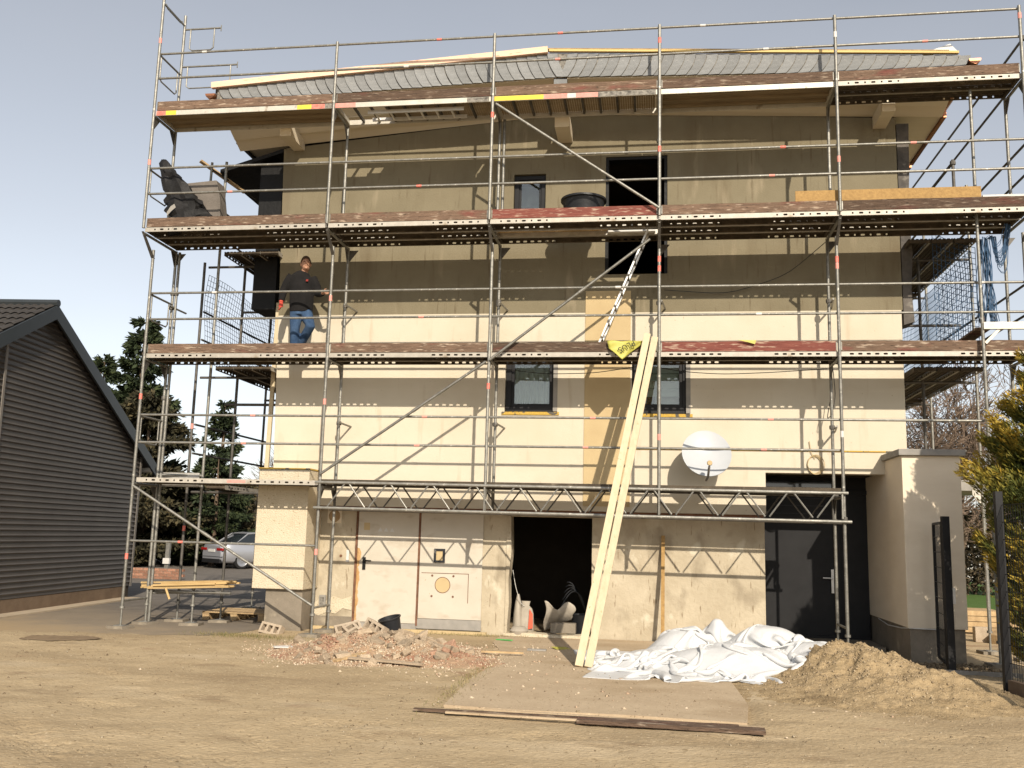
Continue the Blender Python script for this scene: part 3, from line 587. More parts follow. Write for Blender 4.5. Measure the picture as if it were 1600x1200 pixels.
def channel_mesh(L_, lip=1, kind=0):
    """perforated side channel of a steel deck: sheet with real holes and a lip, along +x from 0 to L_"""
    b = MB(); pitch = .117; zt, zb_ = 0, -CH; holes = []
    n = 7 if L_ < 2.7 else 9
    for side in (0, 1):
        for i in range(n):
            x = .17+i*pitch; x = x if side == 0 else L_-x
            big = (i % 2 == 1) if kind == 0 else True
            holes.append((x, .030 if big else .0125))
    holes.sort(); zc = -CH*.5; hh = .0135; x = 0.0
    for hx, hw in holes:
        c0, c1 = hx-.045, hx+.045
        if c0 > x+1e-4: b.add([(x,0,zb_),(c0,0,zb_),(c0,0,zt),(x,0,zt)], [(0,1,2,3)])
        inn = [(hx-hw,0,zc-hh*.45),(hx-hw*.72,0,zc-hh),(hx+hw*.72,0,zc-hh),(hx+hw,0,zc-hh*.45),(hx+hw,0,zc+hh*.45),(hx+hw*.72,0,zc+hh),(hx-hw*.72,0,zc+hh),(hx-hw,0,zc+hh*.45)]
        out = [(c0,0,zc-.012),(c0,0,zb_),(c1,0,zb_),(c1,0,zc-.012),(c1,0,zc+.012),(c1,0,zt),(c0,0,zt),(c0,0,zc+.012)]
        b.add(inn+out, [(8+i, 8+(i+1) % 8, (i+1) % 8, i) for i in range(8)]); x = c1
    b.add([(x,0,zb_),(L_,0,zb_),(L_,0,zt),(x,0,zt)], [(0,1,2,3)])
    b.add([(0,0,zb_),(L_,0,zb_),(L_,lip*.022,zb_),(0,lip*.022,zb_)], [(0,1,2,3)])
    b.add([(0,lip*.022,zb_),(L_,lip*.022,zb_),(L_,lip*.022,zb_+.012),(0,lip*.022,zb_+.012)], [(0,1,2,3)])
    return b.mesh('side_channel', M['deck_under'] if lip < 0 else M['channel'])  # shade-coloured steel for inner channels, sun-coloured steel for outer ones
def deck_plate_mesh(L_, w):
    b = MB()
    for i in range(5):                                          # shallow longitudinal ribs in the top sheet
        y0, y1 = w*i/5, w*(i+1)/5; ym = (y0+y1)/2; q = .012
        pr = [(y0,0),(ym-q,0),(ym-q*.6,-.012),(ym+q*.6,-.012),(ym+q,0),(y1,0)]
        for (a, za), (c, zc) in zip(pr, pr[1:]): b.add([(0,a,za),(L_,a,za),(L_,c,zc),(0,c,zc)], [(0,1,2,3)])
    for x in (0, L_-.04): b.box(x, x+.04, .004, w-.004, -.065, -.013)
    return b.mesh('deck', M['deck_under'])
def steel_deck(x0, x1, y0, z, parent=None, w=.315, kind=0, rotz=0):
    L_ = round(x1-x0, 3); k = ('deck', L_, w)
    if k not in _cache:
        _cache[k] = deck_plate_mesh(L_, w)
    for kk, lip in ((('ch', L_, 1, kind), 1), (('ch', L_, -1, kind), -1)):
        if kk not in _cache: _cache[kk] = channel_mesh(L_, lip, kind)
    o = inst('deck', _cache[k], None, (x0,y0,z), (0,0,rotz))
    adopt(o, parent or scaf)
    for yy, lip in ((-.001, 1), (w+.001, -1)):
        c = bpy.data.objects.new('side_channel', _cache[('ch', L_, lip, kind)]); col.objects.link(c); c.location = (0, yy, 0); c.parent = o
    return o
def toe(x0, x1, y, z, m='toe', parent=None, hgt=.15):
    q = MB(); a, c = x0+.03, x1-.03; n = 7
    top = [(a+(c-a)*i/n, z+hgt+random.uniform(-.004,.004)) for i in range(n+1)]
    q.prism([(a,z),(c,z)]+top[::-1], lambda u, w, d: (u, d, w), y, y+.03)
    o = q.build('toe_board', M[m], parent or scaf)
    for xx in (a, c-.012): MB().box(xx, xx+.012, y-.006, y+.034, z+.01, z+hgt*.9).build('end_fitting', M['steel'], o)
    return o
def frame(x, ya, yb, z, parent=None, gus=True):
    """transom with corner gussets between two standards"""
    p = parent or scaf
    o = tube_part('transom', (x,ya+.02,z-.10), (x,yb-.02,z-.10), .022, M['steel'], p, 8)
    if gus:
        if 'gus' not in _cache: _cache['gus'] = MB().prism([(0,0),(.17,0),(.17,-.02),(.03,-.20),(0,-.20)], lambda u,w,d:(d,u,w), -.003, .003).mesh('gusset', M['steel_dark'])
        inst('gusset', _cache['gus'], o, (x, ya+.02, z-.115)); inst('gusset', _cache['gus'], o, (x, yb-.02, z-.115), (0,0,math.pi))
    return o
def coupler(x, y, z, parent=None):
    if 'cpl' not in _cache: _cache['cpl'] = MB().lathe([(.02,-.03),(.04,-.03),(.045,0),(.04,.03),(.02,.03)], (0,0,0), 8).mesh('coupler', M['steel_dark'], True)
    inst('coupler', _cache['cpl'], parent or scaf, (x,y,z))
# lower lifts: posts that reach the ground stand at the first, second, fifth and sixth positions
marks = {0: [(1.1,'red'),(3.62,'red')], 1: [(1.25,'pink'),(3.55,'pink'),(5.2,'pink')], 2: [(3.8,'red')], 3: [(3.05,'pink'),(5.75,'red'),(5.6,'red')], 4: [(3.12,'white'),(5.7,'red'),(5.6,'pink')], 5: []}
for i, x in enumerate(SX):
    gz = 0 if i in (0, 1, 4, 5) else None
    if gz is not None:
        standard(x, YL, 0, D3-.28, foot=True, marks=marks[i]); standard(x, YI, 0, D3-.08, foot=True)
        tube_part('transom', (x,YL,.42), (x,YI,.42), .017, M['steel'], scaf)
    else:
        standard(x, YL, 1.93, D3-.28, marks=marks[i]); standard(x, YI, 1.93, D3-.08)
    for z in (D1, D2): frame(x, YL, YI, z)
    # widened platform: bracket, long transom
    frame(x, YU, YI, D3, gus=False)
    q = MB(); q.prism([(YU-.015,D3-.08),(YU+.05,D3-.12),(YL+.03,D3-.42),(YL-.03,D3-.42)], lambda u,w,d:(d,u,w), x-.02, x+.02); q.build('bracket', M['steel_dark'], scaf)
    q = MB(); q.prism([(YI-.02,D3-.12),(YI-.18,D3-.12),(YI-.04,D3-.36),(YI-.02,D3-.36)], lambda u,w,d:(d,u,w), x-.004, x+.004); q.build('gusset', M['steel_dark'], scaf)
    q = MB(); q.prism([(x,D3-.12),(x+.17,D3-.12),(x,D3-.34)], lambda u,w,d:(u,d,w), YI+.02, YI+.026); q.build('gusset', M['steel_dark'], scaf)
    # upper lift
    top = 10.6 if i == 0 else D4+1.03
    up_marks = {0: [(9.55,'pink'),(7.42,'pink')], 2: [(8.0,'red')], 3: [(9.1,'red'),(7.35,'red')], 4: [(9.05,'white'),(7.1,'pink')], 5: [(9.2,'pink')]}.get(i, [])
    standard(x, YU, D3-.02, top, marks=up_marks); standard(x, YUI, D3+.01, 10.42 if i == 0 else D4-.06)
    frame(x, YU, YUI, D4)
# braced tops of lower frames: coupler and wall ties
for i, x in enumerate(SX[:5]):
    for z in (5.25, 3.3) if i in (1, 2, 4) else (5.25,):
        tube_part('wall_tie', (x+.04,YI-.16,z), (x+.10,W-.002,z-.02), .016, M['steel'], scaf, 6); coupler(x, YI, z)
for x, y, z in ((0,YI,5.5),(0.06,YI,5.5),(0,YI,3.7),(SX[1],YL,2.2),(SX[4],YL,1.92),(SX[4],YI,1.9),(SX[3],YUI,7.8),(SX[2],YI,5.3)): coupler(x, y, z)
standard(.065, YI, 3.0, D3-.1); standard(SX[2]+.075, YUI, D3+.01, D4-.06); standard(.06, YI, .05, 3.0)
# extra tall post near the right end
xr = standard(12.735, -.055, 0, D4-.1, foot=True)
# guardrails
mk = lambda *a: [(t, c) for t, c in a]
for i in range(5):
    x0, x1 = SX[i], SX[i+1]
    for lev, y in ((D4, YU+.035), (D3, YU+.035), (D2, YL+.035)):
        for dz in (1.0, .565):
            r_ = random.Random(i*100+int(lev*10)+int(dz*7)); ms = [(r_.uniform(.2,.8), r_.choice(('pink','red','white')))] if r_.random() < .75 else []
            guard(x0, x1, y, lev+dz, marks=ms)
for i in range(4):
    guard(SX[i], SX[i+1], YL+.035, D1+1.0, marks=[(.62,'pink')]); guard(SX[i], SX[i+1], YL+.035, D1+.56, marks=[(.58,'pink')])
guard(SX[4], 12.735, YL+.035, D1+1.0)
guard(SX[0], SX[1], YL+.035, 1.34, marks=[(.28,'red')])
# decks
steel_deck(SX[0]+.03, SX[1]-.03, YL+.04, D1); steel_deck(SX[0]+.03, SX[1]-.03, YL+.37, D1)
for i in range(1, 4):                                           # thin planks lying on the lattice girders
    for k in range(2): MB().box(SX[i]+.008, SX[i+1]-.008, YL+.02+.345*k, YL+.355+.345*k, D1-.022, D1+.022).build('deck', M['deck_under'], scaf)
MB().box(1.55, 1.85, YL+.036, YL+.0385, D1-.055, D1-.015).build('maker_plate', M['pink'], scaf)
for i in range(5):
    for k in range(2): steel_deck(SX[i]+.008, SX[i+1]-.008, YL+.04+.335*k, D2, kind=(1 if i in (1, 3, 4) else 0))
    for k in range(3):
        if i == 2 and k == 1: continue
        steel_deck(SX[i]+.008, SX[i+1]-.008, YU+.04+.355*k, D3, kind=(1 if (i == 2 and k == 2) else 0))
def panel_deck(x0, x1, y0, z, style, w=.66, side='deck_light', bands=()):
    """framed platform with solid side beams; underside ribbed along, or slatted across with bars"""
    q = MB(); q.box(x0, x1, y0, y0+.022, z-.085, z); q.box(x0, x1, y0+w-.022, y0+w, z-.085, z)
    for xx in (x0, x1-.04): q.box(xx, xx+.04, y0+.0225, y0+w-.0225, z-.075, z-.012)
    o = q.build('deck', M[side], scaf, bevel=.004); b2 = MB()
    if style == 'long':
        b2.box(x0+.041, x1-.041, y0+.023, y0+w-.023, z-.02, z-.004)
        for i in range(3): yy = y0+.1+i*.2; b2.box(x0+.041, x1-.041, yy, yy+.05, z-.055, z-.021)
        b2.build('deck_board', M['ply'], o)
    else:
        gap = style == 'hatch'
        n = int((x1-x0-.08)/.036)
        for i in range(n):
            xx = x0+.041+i*.036
            if gap and xx-x0 < .74: continue
            b2.box(xx, xx+.031, y0+.0225, y0+w-.0225, z-.014, z-.003)
        b2.build('deck_board', M['ply'], o)
        for i in range(1, int((x1-x0)/.27)):
            xx = x0+i*.27; MB().box(xx, xx+.03, y0+.0225, y0+w-.0225, z-.06, z-.016).build('cross_bar', M['steel_dark'], o)
    for xa, xb, m in bands: MB().box(x0+xa, x0+xb, y0-.0025, y0-.0005, z-.080, z-.006).build('marking_band', M[m], o)
    return o
L0 = SX[1]-SX[0]-.016
panel_deck(SX[0]+.008, SX[1]-.008, YU+.04, D4, 'long', bands=[(.02,.18,'red'),(.18,.36,'yellow'),(L0-.62,L0-.38,'yellow'),(L0-.38,L0-.16,'red'),(L0-.16,L0,'black_mark')])
panel_deck(SX[1]+.008, SX[2]-.008, YU+.04, D4, 'hatch', bands=[(.0,.34,'pink'),(2.15,2.5,'black_mark')])
panel_deck(SX[2]+.008, SX[3]-.008, YU+.04, D4, 'slat', bands=[(.0,.78,'yellow'),(.78,1.15,'pink'),(1.15,1.28,'white'),(1.28,1.62,'pink'),(1.62,2.5,'black_mark')])
panel_deck(SX[3]+.008, SX[4]-.008, YU+.04, D4, 'long', bands=[])
for k in range(2): steel_deck(SX[4]+.008, SX[5]-.008, YU+.04+.335*k, D4)
# hinged ladder folded under the hatch deck
q = MB()
for yy in (YU+.2, YU+.48): q.box(SX[1]+.5, SX[2]-.5, yy, yy+.025, D4-.125, D4-.07)
for i in range(6): q.box(SX[1]+.6+i*.25, SX[1]+.63+i*.25, YU+.2255, YU+.4795, D4-.11, D4-.085)
q.build('folded_ladder', M['alu'], scaf)
# hatch deck of the middle bay at the third platform, open at its right end
hd = MB(); x0, x1, y0 = SX[2]+.008, SX[3]-.008, YU+.40
hd.box(x0, x1, y0, y0+.02, D3-.075, D3); hd.box(x0, x1, y0+.29, y0+.31, D3-.075, D3); hd.box(x0, x0+.04, y0+.021, y0+.289, D3-.06, D3-.01)
hd = hd.build('deck', M['deck'], scaf)
q = MB()
for i in range(50): q.box(x0+.041+i*.0345, x0+.072+i*.0345, y0+.0205, y0+.2895, D3-.012, D3-.002)
q.build('deck_board', M['wood_old'], hd); MB().box(x0+1.77, x1-.05, y0+.20, y0+.2895, D3-.055, D3-.03).build('hatch_edge', M['white'], hd)
# toe boards
for i in range(5):
    toe(SX[i], SX[i+1], YL+.03, D2+.004, 'toe_red' if i == 3 else 'toe')
    toe(SX[i], SX[i+1], YU+.03, D3+.004, 'toe_red' if i == 2 else 'toe')
    toe(SX[i], SX[i+1], YU+.03, D4+.004, 'toe')
# diagonals
def brace(a, b):
    o = tube_part('diagonal_brace', a, b, .021, M['steel'], scaf); d = (Vector(b)-Vector(a)).normalized(); m_ = Vector(a).lerp(Vector(b), .42)
    tube_part('brace_sleeve', m_-d*.07, m_+d*.07, .026, M['steel'], o); return o
brace((SX[2]+.06,YU-.05,D4-.17), (SX[3]+.0,YU-.05,D3+.08)); brace((SX[3]-.14,YL-.05,D3-.28), (SX[2]+.02,YL-.05,D2-.13)); brace((SX[2]-.04,YL-.05,D2-.16), (SX[1]+.02,YL-.05,D1+.10)); brace((SX[0]+.04,YL-.05,D1-.14), (SX[1]-.0,YL-.05,.46))
# lattice girders carrying the middle bays
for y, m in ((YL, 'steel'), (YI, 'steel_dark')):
    g = MB(); 
    o = tube_part('lattice_girder', (SX[1]-.06,y-.05,D1-.03), (SX[4]+.05,y-.05,D1-.05), .024, M[m], scaf)
    tube_part('chord', (SX[1]-.06,y-.05,1.915), (SX[4]+.09,y-.05,1.88), .024, M[m], o)
    n = 23; xa, xb = SX[1]+.12, SX[4]-.08; st = (xb-xa)/n
    for i in range(n):
        za, zb_ = (1.93, 2.29) if i % 2 == 0 else (2.29, 1.93)
        tube_part('web_member', (xa+st*i+.03,y-.05,za), (xa+st*(i+1)-.03,y-.05,zb_), .0125, M[m], o, 6)
    for x in (SX[1]+.02, SX[2], SX[3], SX[4]-.03): tube_part('web_member', (x,y-.05,1.92), (x,y-.05,2.3), .016, M[m], o, 6)
# end guards on the left
def endguard(z, y0, y1, x=0.0, dropz=.42):
    o = tube_part('end_guard', (x,y0,z), (x,y1,z), .017, M['steel'], scaf)
    q = MB(); ya, yb = y0+.08, y1-.10; q.tube([(x,ya,z),(x,ya,z-dropz+.05),(x,ya+.05,z-dropz),(x,yb-.05,z-dropz),(x,yb,z-dropz+.05),(x,yb,z)], .0125, 8); q.build('guard_loop', M['steel'], o, True)
endguard(D4+1.9, YU, YUI, dropz=.02); endguard(D4+.98, YU, YUI); endguard(D3+.98, YU, YUI); endguard(D2+.98, YL, YI); endguard(D1+.98, YL, YI)
def xguard(z, y, x0, x1):
    o = tube_part('end_guard', (x0,y,z), (x1,y,z), .016, M['steel'], scaf)
    MB().tube([(x1-.12,y,z),(x1-.12,y,z-.36),(x1-.17,y,z-.40),(x0+.17,y,z-.40),(x0+.12,y,z-.36),(x0+.12,y,z)], .012, 8).build('guard_loop', M['steel'], o, True)
    tube_part('guard_tip', (x1,y,z-.06), (x1,y,z+.05), .01, M['steel'], o, 6)
xguard(10.16, YUI, 0, .68); xguard(9.46, YUI, 0, 1.03); xguard(7.30, YUI+.02, 0, .1)

# ------------------------------------------------------------------ side scaffolds
def ydeck(x0, x1, y0, y1, z, parent):
    """steel deck running along the depth"""
    L_ = round(y1-y0, 3); k = ('deck', L_, .315)
    if k not in _cache: _cache[k] = deck_plate_mesh(L_, .315)
    for lip in (1, -1):
        if ('ch', L_, lip, 0) not in _cache: _cache[('ch', L_, lip, 0)] = channel_mesh(L_, lip, 0)
    n = max(1, int((x1-x0)/.33))
    for i in range(n):
        o = inst('deck', _cache[k], None, (x0+.33*(i+1), y0, z), (0,0,math.pi/2)); adopt(o, parent)
        for yy, lip in ((-.001, 1), (.316, -1)):
            c = bpy.data.objects.new('side_channel', _cache[('ch', L_, lip, 0)]); col.objects.link(c); c.location = (0, yy, 0); c.parent = o
sl = empty('scaffolding', (.6, 4, 0), 'narrow scaffolding running back along the left side of the house', 'scaffolding')
standard(.73, .86, 0, 7.9, sl, foot=True); standard(.22, 1.35, 0, D3-.1, sl, 'steel_dark', foot=True, marks=[(1.55,'red'),(3.3,'pink')]); standard(.92, 1.5, 0, D3-.1, sl, 'steel_dark', foot=True)
for y in (4.26, 6.83, 9.4): standard(.27, y, 0, D3+1.0 if y > 5 else D3-.1, sl, 'steel_dark', foot=True); standard(1.02, y, 0, D3-.1, sl, 'steel_dark', foot=True)
for z in (D1, D2, D3):
    for ya, yb in ((.86,3.40), (3.44,6.8), (6.84,9.4)): ydeck(.80, 1.80 if z > D1 else 1.15, ya, yb, z-.06, sl)
    for y in (1.45, 4.26, 6.83): tube_part('transom', (.25,y,z-.16), (1.5,y,z-.16), .022, M['steel_dark'], sl, 8)
    for x in (.27,):
        tube_part('ledger', (x,1.35,z+.5), (x,9.4,z+.5), .0185, M['steel_dark'], sl); tube_part('ledger', (x,1.35,z+1.0), (x,9.4,z+1.0), .0185, M['steel_dark'], sl)
tube_part('ledger', (.92,1.5,3.70), (1.84,1.5,3.70), .024, M['steel_dark'], sl); tube_part('ledger', (.73,1.5,3.70), (.92,1.5,3.70), .024, M['steel_dark'], sl); tube_part('ledger', (.92,1.5,5.35), (1.75,1.5,5.35), .02, M['steel_dark'], sl)
tube_part('ledger', (.0,.73,2.42), (.73,.86,2.42), .02, M['steel'], sl); tube_part('ledger', (.0,.73,.5), (.9,1.5,.5), .02, M['steel'], sl); tube_part('ledger', (.22,1.35,.5), (.92,1.5,.5), .02, M['steel'], sl); tube_part('ledger', (-.02,.79,.535), (1.4,.79,.535), .02, M['steel'], sl)
tube_part('ledger', (0,YI,6.9), (.73,.86,6.7), .018, M['steel_dark'], sl)
tube_part('standard', (.44,.86,6.45), (.46,.86,7.9), .022, M['steel'], sl); tube_part('guardrail', (.46,.86,7.78), (.70,2.2,7.72), .018, M['steel_dark'], sl)
q = MB(); q.bar((.16,1.0,8.0),(.75,1.6,7.62),.1,.03); q.build('toe_board', M['wood_old'], sl)
q = MB(); q.bar((1.66,1.28,2.5),(1.70,1.24,5.45),.07,.045); q.build('timber_upright', M['wood'], sl)
q = MB(); q.box(.02,.70,.80,.83,D1+.02,D1+.13); q.box(.02,.70,.80,.88,D1-.10,D1-.04); q.build('cross_beam', M['deck'], sl)

sr = empty('scaffolding', (13, 4, 0), 'scaffolding running back along the right side of the house', 'scaffolding')
for y in (1.6, 4.1, 6.7, 9.2):
    standard(12.35, y, 0, D3-.1, sl if 0 else sr, 'steel_dark', foot=True); standard(13.15, y, 0, D3+1.05, sr, 'steel', foot=True)
standard(12.62, .5, D3, D3+1.05, sr, 'steel_dark')
for z in (D2, D3):
    for ya, yb in ((.80,4.1), (4.14,6.7), (6.74,9.2)): ydeck(12.0, 13.0, ya, yb, z-.09, sr)
    for y in (1.6, 4.1, 6.7): tube_part('transom', (12.0,y,z-.2), (13.15,y,z-.2), .022, M['steel_dark'], sr, 8)
for x, z, y0 in ((12.62,D3+1.0,.5),(12.62,D3+.56,.5),(13.42,D3+1.0,-.3),(13.42,D3+.56,-.3),(13.42,D4+.55,-.3),(13.42,D4+.05,-.3),(13.42,D2+1.0,-.2),(13.42,D2+.56,-.2)):
    tube_part('guardrail', (x,y0,z), (x,9.3,z), .0185, M['steel_dark'], sr)
    coupler(x, y0, z, sr)
tube_part('ledger', (11.95,1.6,5.05), (12.95,1.6,5.05), .022, M['steel_dark'], sr); tube_part('ledger', (11.95,1.6,2.98), (12.95,1.6,3.05), .02, M['steel_dark'], sr)
# small cantilever platform at the right end, second platform
q = MB(); q.box(12.74, 13.6, -.10, -.04, 4.62, 4.72); q.bar((12.76,-.06,4.42),(12.95,-.06,4.62),.04,.04,(0,1,0)); q.build('cantilever_bracket', M['deck_light'], sr)
q = MB(); q.bar((12.78,.05,4.66),(12.72,.9,4.6),.2,.03); q.bar((12.8,.1,4.74),(13.1,1.0,5.15),.04,.2); q.build('board', M['toe'], sr)

# ------------------------------------------------------------------ nets
def net(name, fn, nu, nv, r, m, label):
    """knotted net: strands along u and v of surface fn(u, v)"""
    b = MB()
    for i in range(nu+1): b.tube([fn(i/nu, j/24) for j in range(25)], r, 3, False)
    for j in range(nv+1): b.tube([fn(i/36, j/nv) for i in range(37)], r, 3, False)
    return tag(b.build(name, m), label, 'net')
net('safety_net', lambda u, v: (.30+.10*math.sin(u*9)*(.3+v*.3)+.03*math.sin(v*7+u*4), 1.35+6.6*u, D2+.12+(1.55+.06*math.sin(u*14))*v - .10*math.sin(math.pi*((u*2.6) % 1))*v), 74, 17, .0045, M['netdark'], 'dark safety net hung along the left side scaffolding between two platforms')
net('safety_net', lambda u, v: (12.95-.08*math.sin(u*8)-.04*math.sin(v*6), 1.0+6.2*u, D2+.05+(1.72+.05*math.sin(u*12))*v - .16*math.sin(math.pi*((u*2.5) % 1))*v), 72, 17, .005, M['net'], 'blue safety net hung along the right side scaffolding')
net('safety_net', lambda u, v: (12.40+.62*u, .95+.10*math.sin(u*3.1), D2+.20+.12*(1-u)+(1.75-.15*u)*v), 9, 18, .0055, M['net'], 'short blue net closing the gap beside the tall scaffold post')
b = MB(); random.seed(3)
for k in range(34):
    a = random.uniform(-.09,.09); c = random.uniform(-.08,.08); p = random.uniform(0,6)
    b.tube([(12.88+a*(.5+t)+.03*math.sin(7*t+p), .15+c+.02*math.sin(9*t+p), 6.02-1.25*t) for t in [i/9 for i in range(10)]], .006, 3, False)
for k in range(20):
    a = random.uniform(-.05,.05); p = random.uniform(0,6)
    b.tube([(12.95+.27*t+a+.02*math.sin(8*t+p), .12+a, 6.0+.22*t-(.42+a*4)*math.sin(t*3.14)*(t > .25)) for t in [i/10 for i in range(11)]], .005, 3, False)
tag(b.build('gathered_net', M['net']), 'bunched blue net hanging below the third platform at the right end', 'net')

# ------------------------------------------------------------------ metal shed on the left
SA = Vector((-2.87, 1.11, 0)); SU = Vector((-.0936, .9956, 0)); SN = Vector((.9956, .0936, 0))     # wall line, normal towards the house
def sp(s, d, z): q = SA + SU*s + SN*d; return (q.x, q.y, z)
shed = empty('metal_shed', sp(.6, 0, 0), 'dark grey corrugated metal shed with anthracite gable trim', 'shed')
AP, AZ, SL_, S0_, S1_ = .55, 5.40, .535, -3.7, 4.86
def roofz(s): return AZ - abs(s-AP)*SL_
b = MB(); z = .27; rows = []
while z < AZ-.02:
    k = (z/.1) % 1; d = .024*max(0, 1-abs(k-.5)/.22)**.7
    half = (AZ-z)/SL_; rows.append((max(S0_, AP-half), min(S1_, AP+half), z, d)); z += .00625
vs = []; 
for a, c, z, d in rows: vs += [sp(a, d, z), sp(c, d, z)]
b.add(vs, [(2*i, 2*i+1, 2*i+3, 2*i+2) for i in range(len(rows)-1)]); b.build('gable_cladding', M['shedmetal'], shed)
b = MB(); zz = .27; vs = []
while zz < 3.1: k = (zz/.1) % 1; d = .018 if k < .5 else 0; vs += [sp(S1_+d, -.02, zz), sp(S1_+d, -9, zz)]; zz += .025
b.add(vs, [(2*i, 2*i+1, 2*i+3, 2*i+2) for i in range(len(vs)//2-1)]); b.build('side_cladding', M['shedmetal'], shed)
b = MB(); b.prism([(S0_,0),(S1_-.01,0),(S1_-.01,roofz(S1_)-.05),(AP,AZ-.05),(S0_,roofz(S0_)-.05)], lambda u, w, d: sp(u, d, w), -9, -.02); b.build('core', M['dark'], shed)
b = MB(); b.prism([(S0_,-.05),(S1_-.25,-.05),(S1_-.25,.262),(S0_,.262)], lambda u, w, d: sp(u, d, w), -.3, -.004); b.build('plinth', M['shedplinth'], shed)
b = MB(); b.prism([(S0_,-.02),(S1_-.2,-.02),(S1_-.2,.03),(S0_,.03)], lambda u, w, d: sp(u, d, w), -.003, .35); b.build('kerb_strip', M['apron'], shed)
b = MB(); b.prism([(-.60,.27),(-.54,.27),(-.64,roofz(-.64)),(-.70,roofz(-.7))], lambda u, w, d: sp(u, d, w), .02, .035); b.build('joint_trim', M['shedlight'], shed)
b = MB(); b.prism([(S1_-.05,.25),(S1_+.03,.25),(S1_+.03,3.1),(S1_-.05,3.1)], lambda u, w, d: sp(u, d, w), .019, .03); b.build('corner_trim', M['shedlight'], shed)
for sgn, s1 in ((1, 5.45), (-1, -4.3)):
    e0 = (AP, AZ+.16); e1 = (s1, AZ+.16-abs(s1-AP)*SL_)
    b = MB(); b.prism([e0, e1, (e1[0], e1[1]-.26), (AP, AZ-.10)], lambda u, w, d: sp(u, d, w), .12, .16); b.build('verge_trim', M['shedtrim'], shed)
    b = MB(); b.prism([(AP, AZ+.13), (s1, e1[1]-.03), (s1, e1[1]-.12), (AP, AZ+.04)], lambda u, w, d: sp(u, d, w), -9.2, .119); b.build('roof_slab', M['tile'], shed)
b = MB()                                                        # tiles of the slope that faces the yard, in waves and steps
nr, nw = 15, 60
for r in range(nr):
    s0 = AP-.02-r*.30; s1 = s0-.32
    for k in range(nw):
        d0 = .10-k*.15
        zA, zB = AZ+.165-abs(s0-AP)*SL_, AZ+.19-abs(s1-AP)*SL_
        pr = [(0,.0),(.04,.028),(.08,.032),(.12,.018),(.15,0)]
        for (a, ha), (c, hc) in zip(pr, pr[1:]): b.add([sp(s0,d0-a,zA+ha), sp(s0,d0-c,zA+hc), sp(s1,d0-c,zB+hc), sp(s1,d0-a,zB+ha)], [(0,1,2,3)])
o = b.build('roof_tiles', M['tile'], shed); o['kind'] = 'stuff'
b = MB(); b.tube([sp(AP,-9.2,AZ+.2), sp(AP,.16,AZ+.2)], .07, 8); b.build('ridge_cap', M['shedtrim'], shed, True)
b = MB(); b.tube([sp(S1_+.5,.16,2.86), sp(S1_+.5,-9,2.86)], .07, 8); b.build('gutter', M['white'], shed, True)

# ------------------------------------------------------------------ vegetation
def quads(C, D, Wd, ln, wd, name, m, tint):
    """leaf-sized diamonds: centre C, direction D, side Wd"""
    n = len(C); ln = np.asarray(ln)[:,None]; wd = np.asarray(wd)[:,None]
    V = np.stack([C, C+D*ln*.5+Wd*wd*.5, C+D*ln, C+D*ln*.5-Wd*wd*.5], 1).reshape(-1,3)
    return np_mesh(name, V, np.arange(4*n).reshape(-1,4), m, tint)
def unit(a): return a/np.maximum(np.linalg.norm(a, axis=1, keepdims=True), 1e-6)
def rand_side(D, rng): return unit(np.cross(D, unit(rng.normal(size=D.shape))))
def conifer(x, y, H, Rb, label, m='needle', n=9000, name='conifer', droop=.25, power=.75, ls=.26, low=.06, seed=1, group='conifers behind the yard'):
    rng = np.random.default_rng(seed); t_ = empty(name, (x,y,0), label, 'tree', group)
    MB().tube([(x,y,-.1),(x+.03,y,H*.5),(x,y,H*.985)], [.035*H**.9, .02*H, .01], 8).build('trunk', M['bark'], t_, True)
    nb = int(H*11); bz = low+(1-low)*np.sort(rng.random(nb)); ba = rng.uniform(0, 6.283, nb); bl = Rb*(1-bz)**power*rng.uniform(.55, 1.12, nb)+.12
    bb = MB()
    for i in range(0, nb, 3):
        z0 = bz[i]*H; a = ba[i]; bb.tube([(x,y,z0),(x+math.cos(a)*bl[i]*.9,y+math.sin(a)*bl[i]*.9,z0-droop*bl[i]*.8)], [.03,.006], 3, False)
    bb.build('branches', M['bark'], t_)
    i = rng.choice(nb, n, p=bl/bl.sum()); u = rng.random(n)**.55; r = bl[i]*u; sag = -droop*bl[i]*u**1.5 + .10*bl[i]*u**3
    a = ba[i]+rng.normal(0, .30, n)*(1-.5*u); P_ = np.stack([x+np.cos(a)*r, y+np.sin(a)*r, bz[i]*H+sag+rng.normal(0,.07,n)], 1)
    D = unit(np.stack([np.cos(a), np.sin(a), rng.normal(-.1,.4,n)], 1)+rng.normal(0,.45,(n,3)))
    me = quads(P_, D, rand_side(D, rng), ls*rng.uniform(.5,1.3,n), ls*.42*rng.uniform(.6,1.3,n), 'crown', M[m], np.clip(rng.normal(.42,.22,n)+(rng.random(nb)[i]-.5)*.35,0,1))
    adopt_new = inst('crown', me, t_); return t_
conifer(-14.6, 25, 10.9, 2.5, 'tallest dark conifer behind the metal shed', seed=2, n=26000, power=.6, droop=.15, ls=.34)
conifer(-16.9, 25.5, 9.2, 1.5, 'slim dark conifer just clearing the shed roof edge', seed=3, n=8000, ls=.3)
conifer(-15.8, 24, 9.0, 1.7, 'medium dark conifer between the slim and the tallest one', seed=4, n=9000, ls=.3)
conifer(-12.6, 22.5, 7.0, 3.4, 'broad dark evergreen behind the left scaffold posts', 'yew', seed=5, n=30000, power=.42, droop=.12, ls=.28)
conifer(-10.5, 25, 7.0, 1.15, 'narrow upright evergreen seen through the left scaffolding', seed=6, n=9000, power=.5, droop=-.3, ls=.26)
